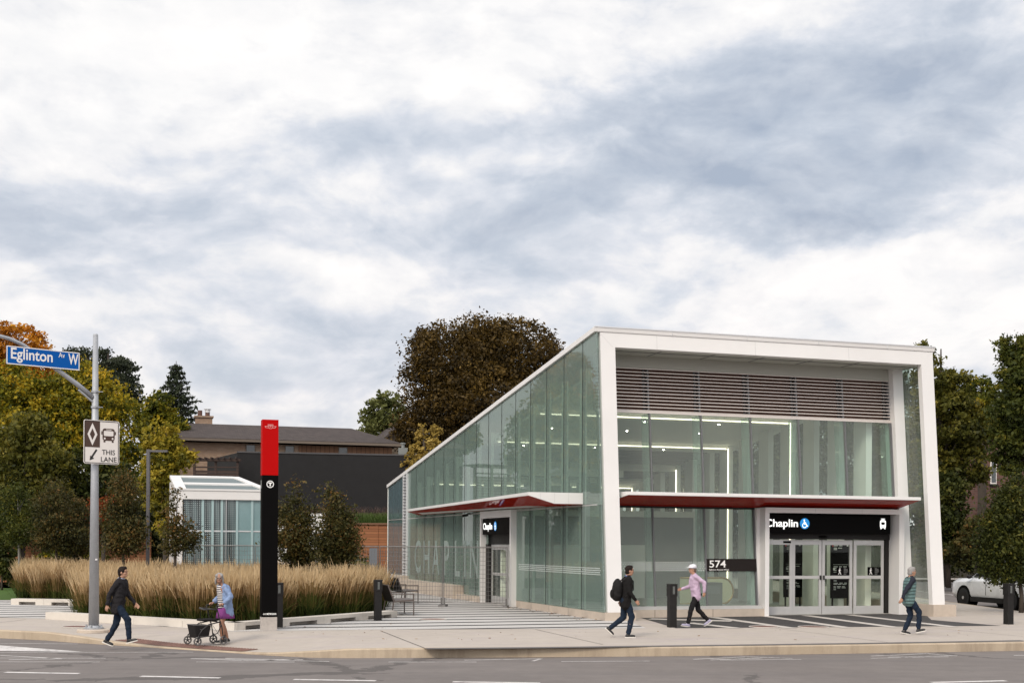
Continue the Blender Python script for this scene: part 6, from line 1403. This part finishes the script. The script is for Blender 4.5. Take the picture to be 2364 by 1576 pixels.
def walker(label, foot, heading, H, sup, swing, arms, cols, lean_=.03, yaw_h=0., extra=None, skin='skin', bob=False):
    """foot: world point of the supporting foot; sup/swing: (forward offset, ankle height, pitch) of each foot from the hips; arms: forward offsets of the two wrists"""
    k = H / 1.72; rz_ = math.atan2(heading[1], heading[0]); hv = Vector((math.cos(rz_), math.sin(rz_), 0)); lv = Vector((-hv.y, hv.x, 0))
    org = Vector(foot) - hv * sup[0] * k - lv * sup[3] * .085 * k
    t = thing('person', label, 'person', (org.x, org.y, foot[2]), rz_, 'people walking past the station')
    S_ = lambda x, y, z: Vector((x * k, y * k, z * k))
    hz = .90; ank = {}; kn = {}
    ank[sup[3]] = S_(sup[0], .085 * sup[3], .092 + sup[1]); ank[-sup[3]] = S_(swing[0], -.085 * sup[3], .092 + swing[1])
    hip = {s: S_(0, .088 * s, hz) for s in (1, -1)}
    pitch = {sup[3]: sup[2], -sup[3]: swing[2]}
    for s in (1, -1): kn[s] = knee(hip[s], ank[s], .425 * k, .415 * k, (1, 0, .1))
    sh = {s: S_(lean_ + .01, .185 * s, 1.40) for s in (1, -1)}; wr = {}; el = {}
    for s in (1, -1):
        wr[s] = S_(arms[s][0] + lean_, .235 * s, arms[s][1]); el[s] = knee(sh[s], wr[s], .295 * k, .26 * k, (-1, .25 * s, -.1))
    hc = S_(lean_ + .05, 0, 1.605)
    body = MB()
    M_ = head(body, hc, k, yaw_h)
    limb(body, S_(lean_ + .0, 0, 1.42), hc + S_(-.01, 0, -.06), .062 * k, .055 * k)
    for s in (1, -1):
        limb(body, S_(0, .07 * s, .92), S_(lean_, .085 * s, 1.36), .105 * k, .100 * k); limb(body, sh[s], el[s], .048 * k, .040 * k); limb(body, el[s], wr[s], .039 * k, .027 * k)
        limb(body, hip[s], kn[s], .082 * k, .055 * k); limb(body, kn[s], ank[s], .053 * k, .036 * k, bulge=.010 * k)
        dd = (wr[s] - el[s]).normalized(); hand(body, wr[s], dd, (.1, -s, 0), k, .6)
    fuse(body, 'body', M[skin], t, .0085, 2); fc = M_
    # trousers
    mb = MB(); tr = 1.0
    for s in (1, -1):
        limb(mb, hip[s] + S_(0, 0, .02), kn[s], .098 * k, .072 * k); limb(mb, kn[s], ank[s] + (kn[s] - ank[s]).normalized() * .03, .072 * k, .058 * k); mb.ball(S_(-.03, .07 * s, .90), S_(.11, .10, .11), 12, 8)
    limb(mb, S_(0, -.06, .94), S_(0, .06, .94), .105 * k, .105 * k); fuse(mb, 'trousers', cols['trousers'], t, .012, 2, .040)
    # jacket or shirt
    mb = MB(); zb = cols.get('hem', .86)
    for s in (1, -1):
        limb(mb, S_(0, .075 * s, zb), S_(lean_, .085 * s, 1.34), .125 * k, .122 * k, bulge=-.006 * k); limb(mb, sh[s], el[s], .070 * k, .057 * k); limb(mb, el[s], wr[s] + (el[s] - wr[s]).normalized() * .02, .055 * k, .042 * k)
        limb(mb, S_(lean_, 0, 1.425), sh[s] + S_(0, 0, .005), .070 * k, .068 * k)
    limb(mb, S_(lean_, 0, 1.40), S_(lean_ + .015, 0, 1.47), .075 * k, .066 * k)
    fuse(mb, cols.get('top_name', 'jacket'), cols['top'], t, .012, 2, .045)
    if 'vest' in cols:
        mb = MB()
        for s in (1, -1): limb(mb, S_(0, .075 * s, zb - .01), S_(lean_, .085 * s, 1.33), .138 * k, .136 * k)
        limb(mb, S_(lean_, -.10, 1.40), S_(lean_, .10, 1.40), .085 * k, .085 * k); fuse(mb, 'vest', cols['vest'], t, .014, 2)
    if 'collar' in cols:
        mb = MB(); mb.torus(S_(lean_ + .012, 0, 1.475), (.15, 0, 1), .062 * k, .016 * k, 20, 8); mb.build('collar', cols['collar'], t, True)
    for s in (1, -1): shoe(t, ank[s], 0, pitch[s], cols['shoe'], cols['sole'])
    if 'hair' in cols:
        mb = MB(); mb.ball((-.016, 0, .035), (.098, .086, .104), 16, 12); mb.ball((-.05, 0, -.03), (.062, .076, .07), 12, 10); mb.ball((.03, 0, .09), (.06, .065, .045), 12, 8); mb.xform(M_); fuse(mb, 'hair', cols['hair'], t, .009, 1, .03)
    face(t, fc, cols.get('hair', M['sign_ink']))
    if extra: extra(t, M_, S_, lean_)
    return t, org, rz_, k, S_
def cloth(name, c, var=.18): return mat(name, c, .85, var, 9, bump=.25, spec=.15, bscale=25)
NAVY = cloth('navy_cloth', (.020, .022, .032)); BLACKC = cloth('black_cloth', (.010, .009, .009)); JEANS = cloth('dark_jeans', (.012, .020, .036)); BLK = mat('shoe_black', (.012, .011, .011), .5, .2, 8); SOLE = mat('shoe_sole', (.62, .58, .53), .7, .08, 6)
HAIRB = mat('dark_hair', (.014, .009, .007), .7, .3, 30, spec=.15); HAIRG = mat('grey_hair', (.25, .235, .225), .55, .25, 40); HAIRBR = mat('brown_grey_hair', (.12, .085, .065), .55, .25, 40)
# 1: dark jacketed walker by the street pole, heading right
f = G(247, 1488.5, -.10)
walker('person in dark jacket and jeans striding right beside the street pole', f, (1, -.10), 1.74, (-.27, .03, .35, 1), (.30, .07, -.25), {1: (.24, .92), -1: (-.20, .90)}, dict(top=cloth('charcoal_jacket', (.022, .020, .022)), trousers=JEANS, shoe=BLK, sole=SOLE, hair=HAIRB, collar=cloth('pale_collar', (.30, .32, .40)), hem=.80), .07)
# 2: black coat and backpack, heading right in front of the left column
f = G(1450, 1471, 0)
pk = walker('person in black jacket wearing a backpack before the left white column', f, (1, .12), 1.70, (.05, 0, 0, -1), (-.36, .13, .75), {1: (-.12, .88), -1: (.16, .90)}, dict(top=BLACKC, trousers=JEANS, shoe=BLK, sole=SOLE, hair=HAIRB, collar=cloth('blue_collar', (.12, .17, .32)), hem=.78), .04)
t_, org, rz_, k, S_ = pk
bp = thing('backpack', 'black backpack on the back of the person in black', 'backpack', (org.x, org.y, 0), rz_)
mb = MB(); mb.ball(S_(-.20, 0, 1.17), S_(.13, .17, .25), 14, 10); mb.ball(S_(-.22, 0, 1.02), S_(.14, .16, .15), 12, 8); fuse(mb, 'bag', cloth('backpack_black', (.014, .013, .013)), bp, .013, 2, .03)
mb = MB(); mb.ball(S_(-.33, 0, 1.05), S_(.05, .12, .11), 12, 8); mb.build('front_pocket', BLACKC, bp, True)
for s in (1, -1):
    mb = MB(); mb.tube([S_(-.10, .12 * s, 1.36), S_(.03, .12 * s, 1.475), S_(.165, .11 * s, 1.36), S_(.16, .13 * s, 1.15), S_(-.04, .19 * s, 1.0)], .018, 6); mb.build('strap', M['dark'], bp, True)
# 3: white hat, lilac shirt, heading left
LILAC = cloth('lilac_cloth', (.48, .36, .47)); WHITEC = cloth('white_cloth', (.66, .64, .68), .08)
def hat(t, M_, S_, ln):
    mb = MB(); mb.ball((-.005, 0, .075), (.112, .098, .075), 18, 10); mb.xform(M_); h = mb.build('hat', WHITEC, t, True)
    mb = MB(); mb.ball((.055, 0, .055), (.135, .105, .014), 20, 8); mb.xform(M_); mb.build('brim', WHITEC, h, True)
    mb = MB(); mb.torus((.0, 0, .045), (0, 0, 1), .108, .010, 20, 6); mb.xform(M_); mb.build('hat_band', cloth('grey_band', (.42, .40, .45)), h, True)
f = G(1588, 1446, 0)
walker('person in white cap and lilac shirt striding left past the front glass', f, (-1, -.12), 1.66, (.26, 0, -.15, 1), (-.36, .09, .6), {1: (-.22, .98), -1: (.30, 1.05)}, dict(top=LILAC, top_name='shirt', trousers=cloth('black_trousers', (.014, .013, .014)), shoe=mat('lilac_shoe', (.36, .33, .45), .6), sole=SOLE, hair=HAIRBR, hem=.84), .06, extra=hat)
# 4: man in teal quilted vest at the right column, heading right
TEAL = None
m_, tt, bb = newmat('teal_quilted'); co = tt.node('ShaderNodeTexCoord').outputs['Object']; x_, y_, z_ = tt.xyz(co)
q_ = tt.m('ABSOLUTE', tt.m('SINE', tt.m('MULTIPLY', z_, 38.0))); tt.l.new(tt.ramp(tt.noise(co, 8, 3), [(.3, (.055, .105, .105)), (.7, (.10, .175, .17))]), bb.inputs['Base Color']); bb.inputs['Roughness'].default_value = .55
bn = tt.node('ShaderNodeBump'); bn.inputs['Strength'].default_value = .8; bn.inputs['Distance'].default_value = .03; tt.l.new(q_, bn.inputs['Height']); tt.l.new(bn.outputs[0], bb.inputs['Normal'])
f = G(2088, 1463, 0)
walker('man in teal quilted vest and navy sleeves walking right before the right column', f, (1, .10), 1.68, (-.06, .015, .2, 1), (.24, .06, -.2), {1: (.14, .90), -1: (-.30, .94)}, dict(top=NAVY, vest=m_, top_name='sweater', trousers=JEANS, shoe=BLK, sole=SOLE, hair=HAIRG, hem=.86), .04)

# 5: elderly woman behind a wheeled walker
fwd = Vector((-.80, -.60, 0)); rzw = math.atan2(fwd.y, fwd.x); C0 = G(474.5, 1487.3, -.12)
gz = walkz(C0) + .028
rl = thing('wheeled_walker', 'black four-wheeled walker with seat and basket pushed by the woman', 'walker', (C0.x, C0.y, gz), rzw)
RF = mat('walker_frame', (.020, .018, .019), .4, .15, 10)
mb = MB()
for s in (1, -1):
    y = .28 * s
    mb.tube([(-.30, y, .19), (-.27, y, .40), (-.21, y, .58), (-.16, y, .78), (-.14, y, .86), (-.17, y, .885), (-.24, y, .885)], .0135, 8)
    mb.tube([(.29, y, .22), (.20, y, .36), (.05, y, .47), (-.22, y, .52)], .0135, 8); mb.tube([(.27, y, .20), (.0, y, .21), (-.17, y, .27), (-.25, y, .46)], .011, 8)
mb.tube([(-.2, -.28, .52), (-.2, .28, .52)], .011, 8); mb.tube([(.22, -.28, .36), (.22, .28, .36)], .011, 8); mb.tube([(-.16, -.28, .80), (.02, -.30, .82), (.05, 0, .80), (.02, .30, .82), (-.16, .28, .80)], .017, 8)
mb.build('frame', RF, rl, True)
for s in (1, -1):
    mb = MB(); mb.tube([(-.14, .28 * s, .885), (-.30, .28 * s, .885)], .020, 10); gp = mb.build('handle', M['dark'], rl, True)
    mb = MB(); mb.tube([(-.12, .28 * s, .86), (-.18, .28 * s, .835), (-.30, .28 * s, .845)], .008, 6); mb.tube([(-.12, .28 * s, .87), (-.02, .31 * s, .78), (.0, .31 * s, .5), (-.22, .29 * s, .2)], .004, 5, False); mb.build('brake_lever', M['dark'], gp, True)
mb = MB(); mb.box(-.20, .13, -.22, .22, .535, .585); mb.build('seat', BLACKC, rl, bevel=.018)
mb = MB(); mb.hexa([(.0, -.19, .19), (.30, -.19, .16), (.30, .19, .16), (.0, .19, .19), (-.04, -.22, .44), (.36, -.22, .46), (.36, .22, .46), (-.04, .22, .44)]); mb.build('basket', cloth('basket_cloth', (.020, .018, .018)), rl, bevel=.02)
mb = MB(); mb.tube([(.36, -.22, .465), (.36, .22, .465), (-.04, .22, .445), (-.04, -.22, .445), (.36, -.22, .465)], .007, 6); mb.build('basket_rim', M['fence_steel'], rl)
TY = mat('walker_tyre', (.14, .13, .125), .8, .1, 10)
for x in (.31, -.31):
    for s in (1, -1):
        y = .28 * s; mb = MB(); mb.torus((x, y, .10), (0, 1, 0), .085, .016, 22, 8); wh = mb.build('wheel', TY, rl, True)
        mb = MB(); mb.cyl((x, y - .014, .10), (x, y + .014, .10), .026, 12)
        for a in range(5): mb.bar((x, y, .10), (x + .075 * math.cos(a * 1.2566 + .3), y, .10 + .075 * math.sin(a * 1.2566 + .3)), .016, .016, (0, 1, 0))
        mb.torus((x, y, .10), (0, 1, 0), .070, .007, 18, 6); mb.build('spokes', RF, wh)
        mb = MB(); mb.bar((x, y + .03 * s, .09), (x - .02, y + .02 * s, .23), .018, .03); mb.build('fork', RF, rl)
# the woman, facing along the walker, her head turned to the camera
W0_ = C0 - fwd * .47; wz = walkz(W0_) + .026
wt = thing('person', 'elderly woman in open blue shirt and purple skirt behind a wheeled walker', 'person', (W0_.x, W0_.y, wz), rzw, 'people walking past the station')
k = 1.60 / 1.72; S_ = lambda x, y, z: Vector((x * k, y * k, z * k))
hip = {s: S_(-.03, .085 * s, .90) for s in (1, -1)}; ank = {1: S_(.10, .085, .092), -1: S_(-.10, -.085, .092)}; sh = {s: S_(.09, .165 * s, 1.37) for s in (1, -1)}
grip = {s: Vector((.235, .28 * s, .90 + gz - wz)) for s in (1, -1)}
wr = {s: grip[s] + Vector((-.075, 0, .035)) for s in (1, -1)}; el = {s: knee(sh[s], wr[s], .285 * k, .25 * k, (-1, .5 * s, -.3)) for s in (1, -1)}; kn = {s: knee(hip[s], ank[s], .425 * k, .415 * k, (1, 0, 0)) for s in (1, -1)}
hc = S_(.155, 0, 1.575); yw = R_(60)
body = MB(); M_ = head(body, hc, k * 1.02, yw, R_(4)); limb(body, S_(.08, 0, 1.40), hc + S_(-.015, 0, -.05), .060 * k, .054 * k)
for s in (1, -1):
    limb(body, S_(-.02, .07 * s, .92), S_(.07, .08 * s, 1.33), .11 * k, .10 * k); limb(body, sh[s], el[s], .046 * k, .040 * k); limb(body, el[s], wr[s], .038 * k, .026 * k)
    limb(body, hip[s], kn[s], .088 * k, .062 * k); limb(body, kn[s], ank[s], .060 * k, .037 * k, bulge=.016 * k); hand(body, wr[s], (1, 0, -.12), (0, 0, -1), .95, 1.15)
fuse(body, 'body', M['skin_tan'], wt, .0085, 2)
face(wt, M_, HAIRG)
SHIRT = cloth('blue_chambray', (.205, .275, .43), .10); SKIRT = cloth('purple_skirt', (.20, .052, .195), .14)
m_, tt, bb = newmat('striped_top'); co = tt.node('ShaderNodeTexCoord').outputs['Object']; x_, y_, z_ = tt.xyz(co)
tt.l.new(tt.mix(tt.m('LESS_THAN', tt.m('FRACT', tt.m('MULTIPLY', z_, 23.0)), .5), (.62, .58, .56), (.018, .018, .030)), bb.inputs['Base Color']); bb.inputs['Roughness'].default_value = .85
mb = MB(); limb(mb, S_(.045, .0, .84), S_(.115, .0, 1.33), .125 * k, .105 * k); limb(mb, S_(.05, .03, .86), S_(.10, .03, 1.25), .12 * k, .105 * k); fuse(mb, 'striped_top', m_, wt, .012, 2)
mb = MB()
for s in (1, -1):
    limb(mb, S_(-.045, .115 * s, .73), S_(.04, .10 * s, 1.32), .125 * k, .118 * k); limb(mb, S_(-.09, .05 * s, .70), S_(.0, .05 * s, 1.30), .11 * k, .11 * k)
    limb(mb, sh[s] + S_(-.01, -.02 * s, 0), el[s], .072 * k, .068 * k); limb(mb, el[s], wr[s] + (el[s] - wr[s]).normalized() * .045, .066 * k, .055 * k); limb(mb, S_(.05, .03 * s, 1.39), sh[s] + S_(-.01, 0, .0), .066 * k, .062 * k)
sh_o = fuse(mb, 'blue_shirt', SHIRT, wt, .011, 2, .045)
mb = MB()
for s in (1, -1): mb.hexa([tuple(S_(.105, .018 * s, 1.40)), tuple(S_(.165, .060 * s, 1.34)), tuple(S_(.13, .095 * s, 1.37)), tuple(S_(.06, .06 * s, 1.45)), tuple(S_(.112, .020 * s, 1.412)), tuple(S_(.175, .062 * s, 1.352)), tuple(S_(.14, .10 * s, 1.385)), tuple(S_(.066, .065 * s, 1.465))])
mb.build('collar', SHIRT, sh_o)
mb = MB(); n = 20; rings = []
for z, rx, ry in ((.93, .135, .175), (.84, .175, .20), (.72, .20, .215), (.60, .225, .225)):
    rings.append([S_(-.005 + rx * math.cos(2 * math.pi * i / n) * (1 + (.05 * math.sin(5 * i) if z < .8 else 0)), ry * math.sin(2 * math.pi * i / n) * (1 + (.05 * math.cos(4 * i) if z < .8 else 0)), z) for i in range(n)])
for r in rings: mb.v += [tuple(p) for p in r]
for i in range(3):
    for j in range(n): j2 = (j + 1) % n; mb.f.append((i * n + j, i * n + j2, (i + 1) * n + j2, (i + 1) * n + j)); mb.mi.append(0)
sk = mb.build('skirt', SKIRT, wt, True); md = sk.modifiers.new('thick', 'SOLIDIFY'); md.thickness = .008
for s in (1, -1): shoe(wt, ank[s], 0, 0, BLK, SOLE)
mb = MB(); mb.ball((-.022, 0, .045), (.100, .092, .098), 16, 12); mb.ball((-.06, 0, -.04), (.062, .088, .10), 14, 10)
for s in (-1, 1): mb.ball((-.005, s * .082, -.045), (.058, .026, .105), 12, 10); mb.ball((.03, s * .055, .075), (.055, .042, .045), 10, 8)
mb.xform(M_); fuse(mb, 'hair', HAIRG, wt, .009, 1, .03)
mb = MB()
for s in (-1, 1): mb.torus((.100, s * .034, .008), (1, .12 * s, 0), .024, .0032, 18, 5); mb.tube([(.095, s * .058, .012), (.0, s * .080, .012)], .003, 5)
mb.tube([(.104, -.012, .012), (.106, .012, .012)], .003, 5); mb.xform(M_); mb.build('glasses', M['fence_steel'], wt)
